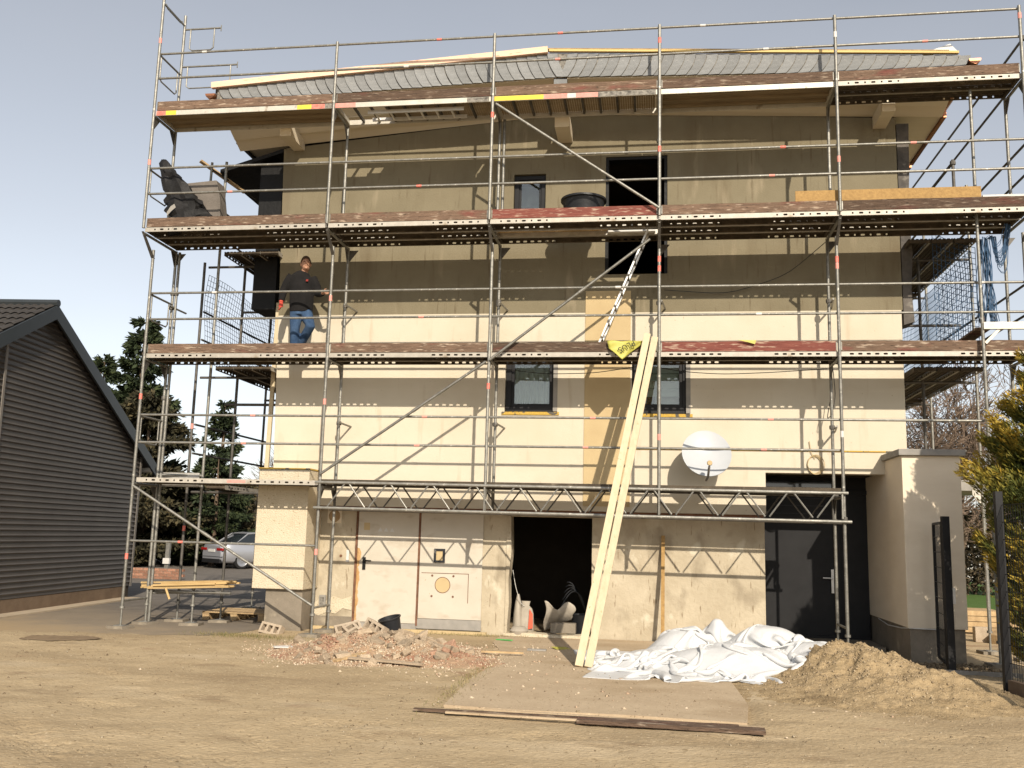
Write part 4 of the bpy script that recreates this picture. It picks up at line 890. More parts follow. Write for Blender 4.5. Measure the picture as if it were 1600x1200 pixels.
conifer(-9.9, 23.5, 4.6, 1.9, 'low ivy-dark evergreen beside the silver car', 'needle', seed=8, n=12000, power=.35, droop=.2, ls=.24)
conifer(-13.2, 21, 3.9, 2.0, 'low brownish evergreen over the brick planter', 'yew', seed=9, n=12000, power=.3, droop=.2, ls=.24)
def bare_tree(x, y, H, label, seed=1, name='bare_tree', spread=.55, depth=6, r0=.12, group='bare winter trees', nstem=1):
    rng = random.Random(seed); t_ = empty(name, (x,y,0), label, 'tree', group); tr, cr = MB(), MB()
    def grow(p, d, L_, r, k):
        q = p + d*L_; r = max(r, .011); mid = p.lerp(q, .5)+Vector((rng.uniform(-1,1),rng.uniform(-1,1),rng.uniform(-1,1)))*L_*.06
        (tr if k == depth else cr).tube([p, mid, q], [r, r*.85, r*.68], 5 if k >= depth-1 else 3, False)
        if k == 0: return
        for _ in range(3 if k > 1 else 2 + (rng.random() < .5)):
            nd = (d + Vector((rng.gauss(0,1),rng.gauss(0,1),rng.gauss(.15,.6)))*spread).normalized()
            grow(p.lerp(q, rng.uniform(.55,1)), nd, L_*rng.uniform(.62,.86), r*rng.uniform(.5,.68), k-1)
    for s in range(nstem):
        dd = Vector((rng.uniform(-.35,.35)*(nstem > 1), rng.uniform(-.3,.3)*(nstem > 1), 1)).normalized()
        grow(Vector((x+rng.uniform(-.5,.5)*(nstem > 1), y, -.05)), dd, H*.30, r0, depth)
    tr.build('trunk', M['bark'], t_, True); cr.build('crown', M['twig'], t_); return t_
bare_tree(15.9, 17, 8.4, 'bare bush-like tree behind the right corner of the house', 11, depth=7, nstem=2, r0=.13)
bare_tree(17.6, 19, 8.2, 'bare twiggy tree partly hidden by the golden conifer', 12, depth=7, nstem=2, r0=.13)
bare_tree(15.2, 14, 5.0, 'low bare shrub behind the annex roof', 13, depth=7, nstem=2, r0=.07, spread=.6)
bare_tree(-13.6, 44, 8.5, 'bare tree far behind the parked car', 14, depth=6, nstem=2, r0=.2)
bare_tree(-16.5, 47, 8.0, 'bare tree at the far end of the road', 15, depth=6, nstem=2, r0=.2)
# dark hedge behind the right garden and behind the left trees
def hedge(name, x0, x1, y0, y1, h, label, m, n, seed, ls=.2):
    rng = np.random.default_rng(seed); t_ = empty(name, ((x0+x1)/2,(y0+y1)/2,0), label, 'hedge')
    b = MB()
    for i in range(int((x1-x0)/.35)): xx = x0+.2+i*.35; b.tube([(xx,(y0+y1)/2,0),(xx+rng.uniform(-.2,.2),(y0+y1)/2+rng.uniform(-.2,.2),h*.9)], [.035,.012], 4, False)
    b.build('stems', M['bark'], t_)
    P_ = np.stack([rng.uniform(x0,x1,n), rng.uniform(y0,y1,n), h*rng.random(n)**.8], 1); P_[:,2] *= 1+.10*np.sin(P_[:,0]*2.3)+.07*np.sin(P_[:,0]*5.1+1)
    D = unit(rng.normal(size=(n,3))+np.array([0,-.3,.4])); inst('foliage', quads(P_, D, rand_side(D, rng), ls*rng.uniform(.5,1.3,n), ls*.4*rng.uniform(.6,1.3,n), 'foliage', M[m], rng.random(n)), t_)
hedge('hedge', 15.2, 21, 20, 21.2, 3.0, 'tall brown hedge behind the right-hand garden', 'hedge', 16000, 21)
hedge('hedge', -15.2, -9.6, 26, 27.2, 3.2, 'dark hedge closing the yard behind the conifers', 'yew', 16000, 22, .26)
# golden thuja at the right edge
def thuja(x, y, H, Rb, label, seed=5, n=26000):
    rng = np.random.default_rng(seed); t_ = empty('golden_thuja', (x,y,0), label, 'tree')
    MB().tube([(x,y,-.1),(x,y,H*.9)], [.09,.015], 8).build('trunk', M['bark'], t_, True)
    nb = 300; bz = rng.random(nb)**.9*.93; ba = rng.uniform(0,6.283,nb); prof = np.where(bz < .35, .76+.24*bz/.35, (1-(bz-.35)/.72)**1.2)
    bl = Rb*prof*rng.uniform(.62,1.12,nb)
    bb = MB()
    for i in range(0, nb, 4): bb.tube([(x,y,bz[i]*H),(x+math.cos(ba[i])*bl[i]*.8,y+math.sin(ba[i])*bl[i]*.8,bz[i]*H+.42*bl[i])], [.012,.003], 3, False)
    bb.build('branches', M['bark'], t_)
    i = rng.integers(0, nb, n); u = .30+.70*rng.random(n)**.7; a = ba[i]+rng.normal(0,.13,n)
    r = bl[i]*u; P_ = np.stack([x+np.cos(a)*r, y+np.sin(a)*r, bz[i]*H+bl[i]*(.25*u+.45*u**2)+rng.normal(0,.035,n)], 1)
    D = unit(np.stack([np.cos(a)*.8, np.sin(a)*.8, np.full(n,.75)], 1)+rng.normal(0,.34,(n,3)))
    tint = np.clip(.14+.70*u**3+(rng.random(nb)[i]-.5)*.5+rng.normal(0,.09,n), 0, 1)
    inst('crown', quads(P_, D, rand_side(D, rng), rng.uniform(.04,.11,n), rng.uniform(.010,.024,n), 'crown', M['thuja'], tint), t_)
thuja(12.92, -2.0, 4.75, 1.04, 'golden green thuja standing behind the wire fence at the right edge', n=140000)

# ------------------------------------------------------------------ right: gate, fence, garden
gate = empty('garden_gate', (11.85, -.95, 0), 'narrow anthracite wire-mesh gate leaf standing open before the annex', 'gate')
ga, gb = Vector((11.87,-.95,0)), Vector((11.93,.0,0))
MB().box(11.81, 11.90, -1.0, -.91, -.05, 1.96).build('gate_post', M['anth'], gate, bevel=.004)
q = MB(); q.bar((11.83,-.88,.10),(11.83,-.88,1.88),.03,.03); q.bar((11.965,-.02,.10),(11.965,-.02,1.88),.03,.03); q.bar((11.83,-.88,1.88),(11.965,-.02,1.88),.03,.03); q.bar((11.83,-.88,.10),(11.965,-.02,.10),.03,.03); q.build('leaf_frame', M['anth'], gate)
q = MB()
for i in range(1, 9): y = -.88+.86*i/9; q.tube([(11.83+.135*i/9,y,.1),(11.83+.135*i/9,y,1.88)], .0035, 4, False)
for i in range(1, 9): q.tube([(11.83,-.88,.1+.2*i),(11.965,-.02,.1+.2*i)], .005, 4, False)
q.build('wire_mesh', M['anth'], gate)
MB().box(11.895, 11.925, -1.02, -.89, .86, 1.06).build('lock_case', M['alu'], gate)
fence = empty('wire_fence', (12.0,-2.6,0), 'dark green wire-mesh fence with thick end post at the right edge', 'fence')
MB().box(11.92, 12.00, -2.64, -2.56, -.05, 2.2).build('post', M['anth'], fence, bevel=.004); MB().box(12.32, 12.38, -5.2, -5.14, -.05, 2.1).build('post', M['anth'], fence)
q = MB()
for i in range(50): t = i/50; q.tube([(11.98+.36*t,-2.62-2.55*t,.15),(11.98+.36*t,-2.62-2.55*t,2.05)], .003, 4, False)
for i in range(11): z = .15+.19*i; q.tube([(11.98,-2.62,z),(12.34,-5.17,z)], .004, 4, False)
q.build('wire_mesh', M['anth'], fence)
q = MB(); q.bar((11.96,-2.7,.06),(12.35,-5.3,.06),.07,.22); q.build('kerb_board', M['shedplinth'], fence)
q = MB(); q.bar((11.35,-.4,.0),(11.55,-1.1,.0),.05,.12); q.bar((11.55,-1.1,.0),(12.6,-1.2,.0),.05,.12); tag(q.build('edging_kerb', M['grey']), 'low grey kerb edging the gravel strip by the annex', 'kerb')
pts = [(random.uniform(10.9,12.6), random.uniform(-1.1,.9), .01) for _ in range(900)]; pts = [p for p in pts if not (p[0] > 11.6 and p[1] > .02)]
tag(inst('gravel', scatter_chips('gravel', pts, [random.uniform(.015,.045) for _ in pts], M['pebble'], RNG.random(len(pts))*.35)), 'coarse dark gravel strip along the annex plinth', 'gravel', kind='stuff')
wsd = empty('white_shed', (22,33,0), 'white shed wall at the far end of the right garden', 'shed')
MB().box(19.5, 26, 33, 35, 0, 1.95).build('wall', M['white'], wsd); MB().box(19.3, 26.2, 32.8, 35.2, 1.951, 2.1).build('roof', M['hutwood'], wsd)
rf = empty('rail_fence', (22,30,0), 'dark timber rail fence in front of the white shed', 'fence')
for z in (.42, .88, 1.34, 1.74): MB().box(19, 25, 30, 30.05, z, z+.2).build('rail', M['hutwood'], rf)
for x in (19.6, 21.0, 22.1, 23.4): MB().box(x, x+.12, 30.06, 30.16, 0, 1.95).build('post', M['hutwood'], rf)
cs = empty('timber_stack', (14.0,5.3,0), 'stack of brown boards lying behind the annex', 'boards')
for k in range(4): MB().box(12.9+.05*k, 14.6-.03*k, 5.0, 5.9, .03+.10*k, .12+.10*k).build('board', M['wood_old'], cs)
tag(MB().box(12.8, 14.7, 6.2, 6.9, .0, .05).build('stone_slab', M['white']), 'pale stone slab at the edge of the lawn', 'slab')
q = MB(); q.box(13.5, 13.75, 3.4, 3.55, 0, .25); tag(q.build('concrete_block', M['block'], bevel=.01), 'grey concrete block standing behind the open gate', 'block')
q = MB(); q.bar((13.75,3.2,.05),(14.25,3.8,.3),.16,.2); tag(q.build('timber_offcut', M['wood_old']), 'short dark timber offcut leaning behind the gate', 'timber')
cp = empty('carport_beam', (14,6,0), 'grey flat canopy on a steel post behind the annex', 'canopy')
MB().box(13.4, 16.5, 5.6, 7.5, 2.66, 2.86).build('canopy', M['grey'], cp); MB().tube([(13.93,4.0,0),(13.93,4.0,2.55)], .03, 10).build('post', M['steel'], cp, True)
q = MB(); q.box(13.75,14.0,3.98,4.02,2.5,2.6); q.prism([(13.75,2.5),(13.9,2.5),(13.9,2.3)], lambda u,w,d:(u,d,w), 3.99, 4.01); q.build('bracket', M['deck_light'], cp)

# ------------------------------------------------------------------ left background
pl = empty('brick_planter', (-7,13.3,0), 'low red brick planter wall beside the road', 'wall')
bm_ = MB().box(-.12,.12,-.06,.06,-.035,.035).mesh('brick', M['brick'])
for r in range(4):
    for i in range(8): inst('brick', bm_, pl, (-7.9+.26*i+.13*(r % 2), 13.3, .04+.08*r), (0,0,random.uniform(-.02,.02)))
MB().box(-8.0, -5.95, 13.25, 13.34, 0, .31).build('mortar', M['plinth'], pl)
pst = empty('grey_post', (-6.7,13.6,0), 'short grey steel post standing at the brick planter', 'post'); MB().box(-6.62,-6.5,13.55,13.65,0,1.15).build('shaft', M['steel'], pst); MB().box(-6.66,-6.46,13.5,13.6,.45,.62).build('fitting', M['white'], pst)
hut = empty('wooden_hut', (-11.3,31,0), 'dark wooden hut with pitched roof far behind the parked car', 'hut')
for k in range(8): MB().box(-12.15+.2*k, -12.15+.2*k+.17, 30, 30.1, .5, 2.9).build('board', M['hutwood'], hut)
MB().box(-12.15, -10.55, 30.101, 31.5, .5, 2.9).build('body', M['dark'], hut)
q = MB(); q.prism([(-12.7,2.7),(-11.6,3.75),(-10.2,2.7)], lambda u,w,d:(u,d,w), 29.7, 31.8); q.build('roof', M['tile'], hut)
MB().box(-11.9,-10.8,30.2,31.3,0,.5).build('base', M['dark'], hut)
bf = empty('white_fence', (-9.5,27,0), 'pale fence panels behind the parked car', 'fence')
for k in range(26): MB().box(-13+.22*k, -13+.22*k+.18, 28, 28.03, .1, 1.55).build('slat', M['soffit'], bf)
MB().box(-13.2, -7.2, 27.9, 27.98, 1.56, 1.66).build('top_rail', M['anth'], bf)
tag(MB().tube([(-15,27.2,1.72),(-6,27.2,1.62)], .025, 6).build('wire', M['anth']), 'dark rail line running above the fence behind the car', 'rail')

# car
def make_car(loc, rz):
    car = empty('parked_car', (0,0,0), 'silver saloon car parked on the asphalt, seen from behind', 'car')
    b = MB(); rings = []
    prof = [(0.0,.30,.86,.72),(.12,.24,.98,.84),(.5,.22,1.0,.89),(1.1,.22,.98,.905),(2.0,.22,.95,.91),(3.0,.22,.93,.91),(3.9,.22,.86,.90),(4.4,.24,.74,.85),(4.62,.30,.62,.70)]
    for y, z0, z1, w in prof:
        zm = (z0+z1)/2; rings.append([(w*.86,y,z0),(w,y,z0+.10),(w*1.02,y,zm),(w*.99,y,z1-.10),(w*.90,y,z1),(0,y,z1+.015),(-w*.90,y,z1),(-w*.99,y,z1-.10),(-w*1.02,y,zm),(-w,y,z0+.10),(-w*.86,y,z0)])
    n = 11; vs = [q for r in rings for q in r]; fs = []
    for i in range(len(rings)-1):
        for k in range(n): a, c = i*n+k, i*n+(k+1) % n; fs.append((a, c, c+n, a+n))
    fs += [tuple(range(n)), tuple(range((len(rings)-1)*n, len(rings)*n))[::-1]]
    b.add(vs, fs); body = b.build('body', M['carpaint'], car, 50)
    b = MB(); cab = [(.55,.98,.70,.98),(1.15,.97,.72,1.36),(1.6,.96,.70,1.41),(2.3,.95,.70,1.40),(3.25,.93,.72,.95)]
    rings = [[(.86-.02*i,y,z0),(w-.06,y,z1-.03),(w*.7,y,z1),(-w*.7,y,z1),(-w+.06,y,z1-.03),(-.86+.02*i,y,z0)] for i, (y, z0, w, z1) in enumerate(cab)]
    vs = [q for r in rings for q in r]; fs = [(i*6+k, i*6+(k+1) % 6, (i+1)*6+(k+1) % 6, (i+1)*6+k) for i in range(4) for k in range(6)]
    b.add(vs, fs); b.build('windows', M['glass_dark'], car, 30)
    b = MB(); b.add([(.60,1.12,1.372),(-.60,1.12,1.372),(-.61,1.6,1.425),(.61,1.6,1.425),(.58,2.35,1.415),(-.58,2.35,1.415)], [(0,3,2,1),(3,4,5,2)]); b.build('roof', M['carpaint'], car)
    for s in (-1, 1):
        MB().tube([(s*.80,.62,.99),(s*.645,1.15,1.36),(s*.645,1.6,1.405),(s*.635,2.35,1.395),(s*.72,3.2,.95)], .028, 6).build('pillar', M['carpaint'], car, True)
        MB().box(min(s*.40,s*.86), max(s*.40,s*.86), -.015, .10, .70, .80).build('tail_light', M['tail'], car, bevel=.01)
        for y in (.85, 3.75):
            x0 = s*.80
            w_ = MB().lathe([(.0,-.1),(.30,-.1),(.325,-.08),(.33,0),(.325,.08),(.30,.1),(0,.1)], (x0,y,.325), 24, 'x').build('wheel', M['tyre'], car, True)
            rm = MB().lathe([(.0,s*.112),(.06,s*.118),(.06,s*.106),(.20,s*.104),(.215,s*.114),(.235,s*.112)], (x0,y,.325), 20, 'x').build('rim', M['rim'], w_, True)
        MB().box(min(s*.93,s*1.06), max(s*.93,s*1.06), 2.75, 2.9, .93, 1.05).build('mirror', M['carpaint'], car, bevel=.02)
    MB().box(-.26, .26, -.02, .02, .64, .75).build('number_plate', M['white'], car); MB().box(-.72, .72, -.03, .10, .22, .38).build('bumper', M['anth'], car, bevel=.02)
    MB().box(-.8, .8, -.012, .1, .455, .47).build('bumper_seam', M['anth'], car)
    car.location = loc; car.rotation_euler = (0,0,rz); return car
make_car((-9.0, 21.6, 0), R(-37))

# ------------------------------------------------------------------ satellite dish
sdish = empty('satellite_dish', (8.92,.6,2.83), 'round white satellite dish on the cream wall', 'satellite dish')
b = MB(); n = 40; vs = []; rr = [0,.08,.16,.24,.32,.37,.38]
tilt = Matrix.Translation((8.92,.60,2.85)) @ Matrix.Rotation(R(-24), 4, 'X') @ Matrix.Rotation(R(6), 4, 'Z')
for side in (0, .012):
    for r in rr:
        for k in range(n): a = 2*math.pi*k/n; q = tilt @ Vector((r*math.cos(a)*.98, .55*(.1444-r*r)-.06+side, r*math.sin(a)*1.03)); vs.append(q)
m_ = len(rr)*n; fs = []
for s in (0, 1):
    for i in range(len(rr)-1):
        for k in range(n): f = (s*m_+i*n+k, s*m_+i*n+(k+1) % n, s*m_+(i+1)*n+(k+1) % n, s*m_+(i+1)*n+k); fs.append(f if s else f[::-1])
fs += [((len(rr)-1)*n+k, (len(rr)-1)*n+(k+1) % n, m_+(len(rr)-1)*n+(k+1) % n, m_+(len(rr)-1)*n+k) for k in range(n)]
b.add(vs, fs); b.build('reflector', M['dish'], sdish, True)
MB().tube([(8.92,.62,2.47),(8.93,.30,2.50),(8.94,.14,2.64)], .018, 8).build('arm', M['grey'], sdish, True)
MB().lathe([(0,-.06),(.035,-.06),(.04,0),(.03,.08),(0,.08)], (8.945,.12,2.69), 14, 'y').build('feed_horn', M['insul'], sdish, True)
MB().tube([(8.92,.70,2.80),(8.92,W-.002,2.62)], .024, 8).build('wall_bracket', M['steel'], sdish, True)

# ------------------------------------------------------------------ loose things around the house
lad = empty('ladder', (7.3,.3,D2), 'aluminium access ladder between the second and third platforms', 'ladder')
a0, a1 = Vector((7.25,.28,D2+.01)), Vector((8.04,.28,D3-.06)); dd = (a1-a0).normalized()
for y in (.16, .46): q = MB(); q.bar(Vector((a0.x,y,a0.z)), Vector((a1.x,y,a1.z)), .025, .07, (0,1,0)); q.build('stile', M['alu'], lad)
for i in range(1, 8): p_ = a0.lerp(a1, i/8); MB().tube([(p_.x,.10,p_.z),(p_.x,.52,p_.z)], .016, 8).build('rung', M['steel_dark'], lad, True)
for k, (x0, x1, yb, lab) in enumerate(((7.18,7.98,-2.06,'left of two long pale planks leaning against the scaffolding'),(7.30,8.09,-2.11,'right of two long pale planks leaning against the scaffolding'))):
    q = MB(); a, c = Vector((x0+.06,yb,.02)), Vector((x1+.06,-.07-.03*k,4.58-.06*k)); q.bar(a, c, .098, .045, (0,-1,.3)); tag(q.build('long_plank', M['wood'], bevel=.004), lab, 'plank', 'long planks leaning on the scaffolding')
q = MB(); q.bar((8.275,.93,.05),(8.285,1.26,1.63),.055,.03,(0,-1,0)); tag(q.build('wooden_batten', M['osb']), 'thin wooden batten leaning against the old plaster wall', 'batten')
for k, (y0, h_, w_, m) in enumerate(((-5.50,.022,.05,'toe'),(-5.60,.016,.035,'concrete'),(-5.41,.016,.03,'concrete'))):
    q = MB(); q.bar((5.95+.3*k+.1,y0+.04*k,.03+.008),(8.85+.1*k,y0+.02-.05*k,.03+.008),w_,h_)
    tag(q.build('ground_batten', M[m]), ('dark middle batten lying on the dirt before the slab','front pale batten lying on the dirt before the slab','rear pale batten lying along the slab edge')[k], 'batten', 'battens lying at the slab edge')
q = MB(); q.bar((7.5,-5.56,.035),(9.05,-5.62,.035),.16,.03); tag(q.build('dark_board', M['toe']), 'dark weathered board lying at the right end of the battens', 'board')
# bag over the toe board
bagp = empty('plastic_bag', (7.7,-.03,4.45), 'yellow plastic bag hanging over the toe board of the second platform', 'bag')
b = MB(); nu, nv = 14, 12
def bagpt(u, v):
    x = 7.44+.56*u+.05*v; zt = 4.49; ln = .05+.24*max(0, 1-abs(u-.36)/.5)
    y = -.012-.02*math.sin(u*7)*v-.016*math.sin(v*5+u*9) - .03*v; return (x-.02*v, y, zt-ln*v+.006*math.sin(u*13))
b.add([bagpt(i/nu, j/nv) for j in range(nv+1) for i in range(nu+1)], [(j*(nu+1)+i, j*(nu+1)+i+1, (j+1)*(nu+1)+i+1, (j+1)*(nu+1)+i) for j in range(nv) for i in range(nu)])
o = b.build('bag_sheet', M['bagyellow'], bagp, True); sdm = o.modifiers.new('s', 'SOLIDIFY'); sdm.thickness = .004; sdm.offset = 1
def lettering(txt, size, mtx, m, parent):
    cu = bpy.data.curves.new('lettering', 'FONT'); cu.body = txt; cu.size = size; cu.extrude = .0015; cu.align_x = 'CENTER'; to = bpy.data.objects.new('tmp', cu); col.objects.link(to)
    bpy.context.view_layer.update(); me = bpy.data.meshes.new_from_object(to.evaluated_get(bpy.context.evaluated_depsgraph_get())); bpy.data.objects.remove(to); me.name = 'lettering'
    me.materials.clear(); me.materials.append(m); me.transform(mtx); return inst('lettering', me, parent)
lettering('PLUS', .125, Matrix.Translation((7.73,-.072,4.40)) @ Matrix.Rotation(R(-28), 4, 'Y') @ Matrix.Rotation(R(90), 4, 'X') @ Matrix.Rotation(R(180), 4, 'Z') @ Matrix.Translation((0,-.03,0)), M['ink'], bagp)
q = MB(); q.add([(9.35,-.008,4.495),(9.62,-.008,4.49),(9.6,-.012,4.43),(9.5,-.014,4.46)], [(0,1,2,3)]); o = q.build('plastic_scrap', M['bagyellow']); o.modifiers.new('s','SOLIDIFY').thickness = .004; tag(o, 'small yellow plastic scrap on the red toe board', 'scrap')
# tub on the third platform
tub = empty('mortar_tub', (7.04,.1,D3), 'wide black mortar tub standing on the third platform', 'tub')
MB().lathe([(0,.0),(.25,0),(.33,.43),(.36,.44),(.36,.47),(.33,.47),(.24,.03),(0,.03)], (7.04,.25,D3+.002), 32).build('shell', M['plastic'], tub, True)
# OSB board
tag(MB().box(10.18, 12.74, YU+.075, YU+.093, D3+.10, D3+.33).build('osb_board', M['osb']), 'orange-brown OSB strip standing behind the toe board of the third platform', 'board')
tag(MB().box(12.76, 13.34, YU+.08, YU+.12, D3+.12, D3+.20).build('white_profile', M['white']), 'white profile lying beside the OSB strip', 'profile')
# black wrapped bundle and grey crate
bd = empty('wrapped_bundle', (.55,-.1,D3), 'tall crumpled black foil bundle tilted over the left end of the third platform', 'bundle')
b = MB(); ns, nk = 22, 18; vs = []
for i in range(ns+1):
    t = i/ns; cx, cz = .63-.50*t+.05*math.sin(t*5), D3+.02+1.20*t-.02*math.sin(t*6); wr = (.30*(1-t)**.9+.07)*(1 if t < .97 else .6)
    for k in range(nk):
        a = 2*math.pi*k/nk; w2 = wr*(1+.14*math.sin(3*a+t*6)+.45*fbm(math.cos(a)*2.2, t*7, math.sin(a)*2.2)); vs.append((cx+w2*math.cos(a)*.95, -.08+.6*w2*math.sin(a), cz+.24*(1-t)*math.cos(a)*.35+(.02 if i else 0)+.03*fbm(cx*9+a, t*9, 3)))
b.add(vs, [(i*nk+k, i*nk+(k+1) % nk, (i+1)*nk+(k+1) % nk, (i+1)*nk+k) for i in range(ns) for k in range(nk)]+[tuple(range(nk))[::-1], tuple(range(ns*nk,(ns+1)*nk))]); b.build('foil', M['blackfoil'], bd, 22)
q = MB(); q.prism([(.36,6.52),(.43,6.60),(.50,6.66),(.47,6.72),(.41,6.68),(.35,6.58)], lambda u,w,d:(u,d,w), -.315, -.311); q.build('pale_print', M['grey'], bd)
gc = empty('covered_crate', (.85,.2,D3), 'grey covered box behind the black foil bundle on the third platform', 'box')
q = MB(); q.add([(.42,-.02,D3+.01),(1.13,-.02,D3+.01),(1.13,.36,D3+.01),(.42,.36,D3+.01),(.46,.0,D3+.86),(1.0,.0,D3+.90),(1.0,.32,D3+.90),(.46,.32,D3+.86),(.80,-.03,D3+.92),(1.12,-.02,D3+.55)], [(0,3,2,1),(0,1,9,5,4),(4,5,6,7),(1,2,6,5,9),(2,3,7,6),(3,0,4,7)]); q.build('cover', M['greycloth'], gc, bevel=.015)
# bucket
bk = empty('bucket', (4.5,-.55,.09), 'black plastic bucket standing behind the rubble heap', 'bucket')
o = MB().lathe([(0,0),(.115,0),(.15,.28),(.165,.285),(.165,.30),(.145,.30),(.11,.02),(0,.02)], (4.5,-.55,.09), 26).build('shell', M['plastic'], bk, True)
MB().tube([(4.34+.32*t, -.55-.10*math.sin(t*3.14)-.0, .375-.09*math.sin(t*3.14)) for t in [i/10 for i in range(11)]], .005, 6).build('handle', M['steel'], bk, True)
bk.rotation_euler = (R(10), R(-13), 0)
# pallet
pa = empty('pallet', (1.0,2.2,0), 'wooden pallet on the asphalt beside the pier', 'pallet')
for k in range(5): MB().box(.42, 1.55, 1.85+.19*k, 1.98+.19*k, .122, .145).build('top_board', M['wood_old'], pa)
for x in (.42, .93, 1.43):
    MB().box(x, x+.12, 1.86, 2.73, .10, .121).build('stringer', M['wood_old'], pa)
    for y in (1.87, 2.24, 2.60): MB().box(x, x+.12, y, y+.12, .022, .099).build('block', M['wood_old'], pa)
    MB().box(x, x+.12, 1.86, 2.73, 0, .021).build('bottom_board', M['wood_old'], pa)
# bundle of battens on the left scaffold ledgers
random.seed(12)
for k in range(11):
    x0 = -.12+random.uniform(-.05,.35); x1 = 1.5+random.uniform(-.35,.05); y = .70+.025*(k % 6)+random.uniform(-.01,.01); z = .585+.036*(k//4)
    q = MB(); q.bar((x0,y,z+random.uniform(-.01,.01)),(x1,y+random.uniform(-.02,.05),z+.05+random.uniform(0,.03)),.05,.028); tag(q.build('batten', M['golden']), 'pale roofing batten in the loose bundle on the left scaffold ledger', 'batten', 'battens bundled on the left scaffold')
q = MB(); q.bar((.36,.62,.60),(.42,.66,.42),.07,.03); tag(q.build('wood_splinter', M['golden']), 'short split timber end hanging from the batten bundle', 'timber')
# cables
def cable(pts, r, label, m='cable'):
    b = MB(); P_ = []
    for (a, c) in zip(pts, pts[1:]):
        for i in range(8): P_.append(Vector(a).lerp(Vector(c), i/8))
    P_.append(Vector(pts[-1]))
    for _ in range(6): P_ = [P_[0]]+[(P_[i-1]+P_[i]*2+P_[i+1])/4 for i in range(1, len(P_)-1)]+[P_[-1]]
    return tag(b.tube(P_, r, 6).build('cable', M[m], None, True), label, 'cable')
cable([(10.77,.75,6.2),(10.2,.9,5.72),(9.3,1.0,5.45),(8.3,.95,5.52)], .006, 'thin black cable sagging along the shaded wall under the third platform')
cable([(8.05,.8,4.26),(8.6,.85,4.17),(9.2,.9,4.14),(9.95,.9,4.17),(10.75,.75,4.2)], .006, 'black cable sagging below the second platform right of the planks')
cable([(5.7,.7,4.2),(6.4,.78,4.12),(7.2,.8,4.14),(7.9,.75,4.24)], .006, 'black cable hanging before the left window top')
cable([(10.82,.75,4.3),(10.86,.76,3.8),(10.80,.74,3.5),(10.72,.76,3.42),(10.78,.78,3.7)], .006, 'looped black cable on the inner scaffold post above the entrance')
b = MB()
for k in range(3): b.tube([(10.57+(.10+.012*k)*math.cos(t)+.01*k, W-.015-.008*k, 2.76+(.13+.01*k)*math.sin(t)) for t in [i*2*math.pi/20 for i in range(21)]], .006, 5, False)
b.tube([(10.5,W-.02,3.12),(10.52,W-.02,2.95),(10.58,W-.02,2.85)], .006, 5); tag(b.build('coiled_cable', M['insul']), 'coil of tan cable hanging on the cream wall above the entrance', 'cable')

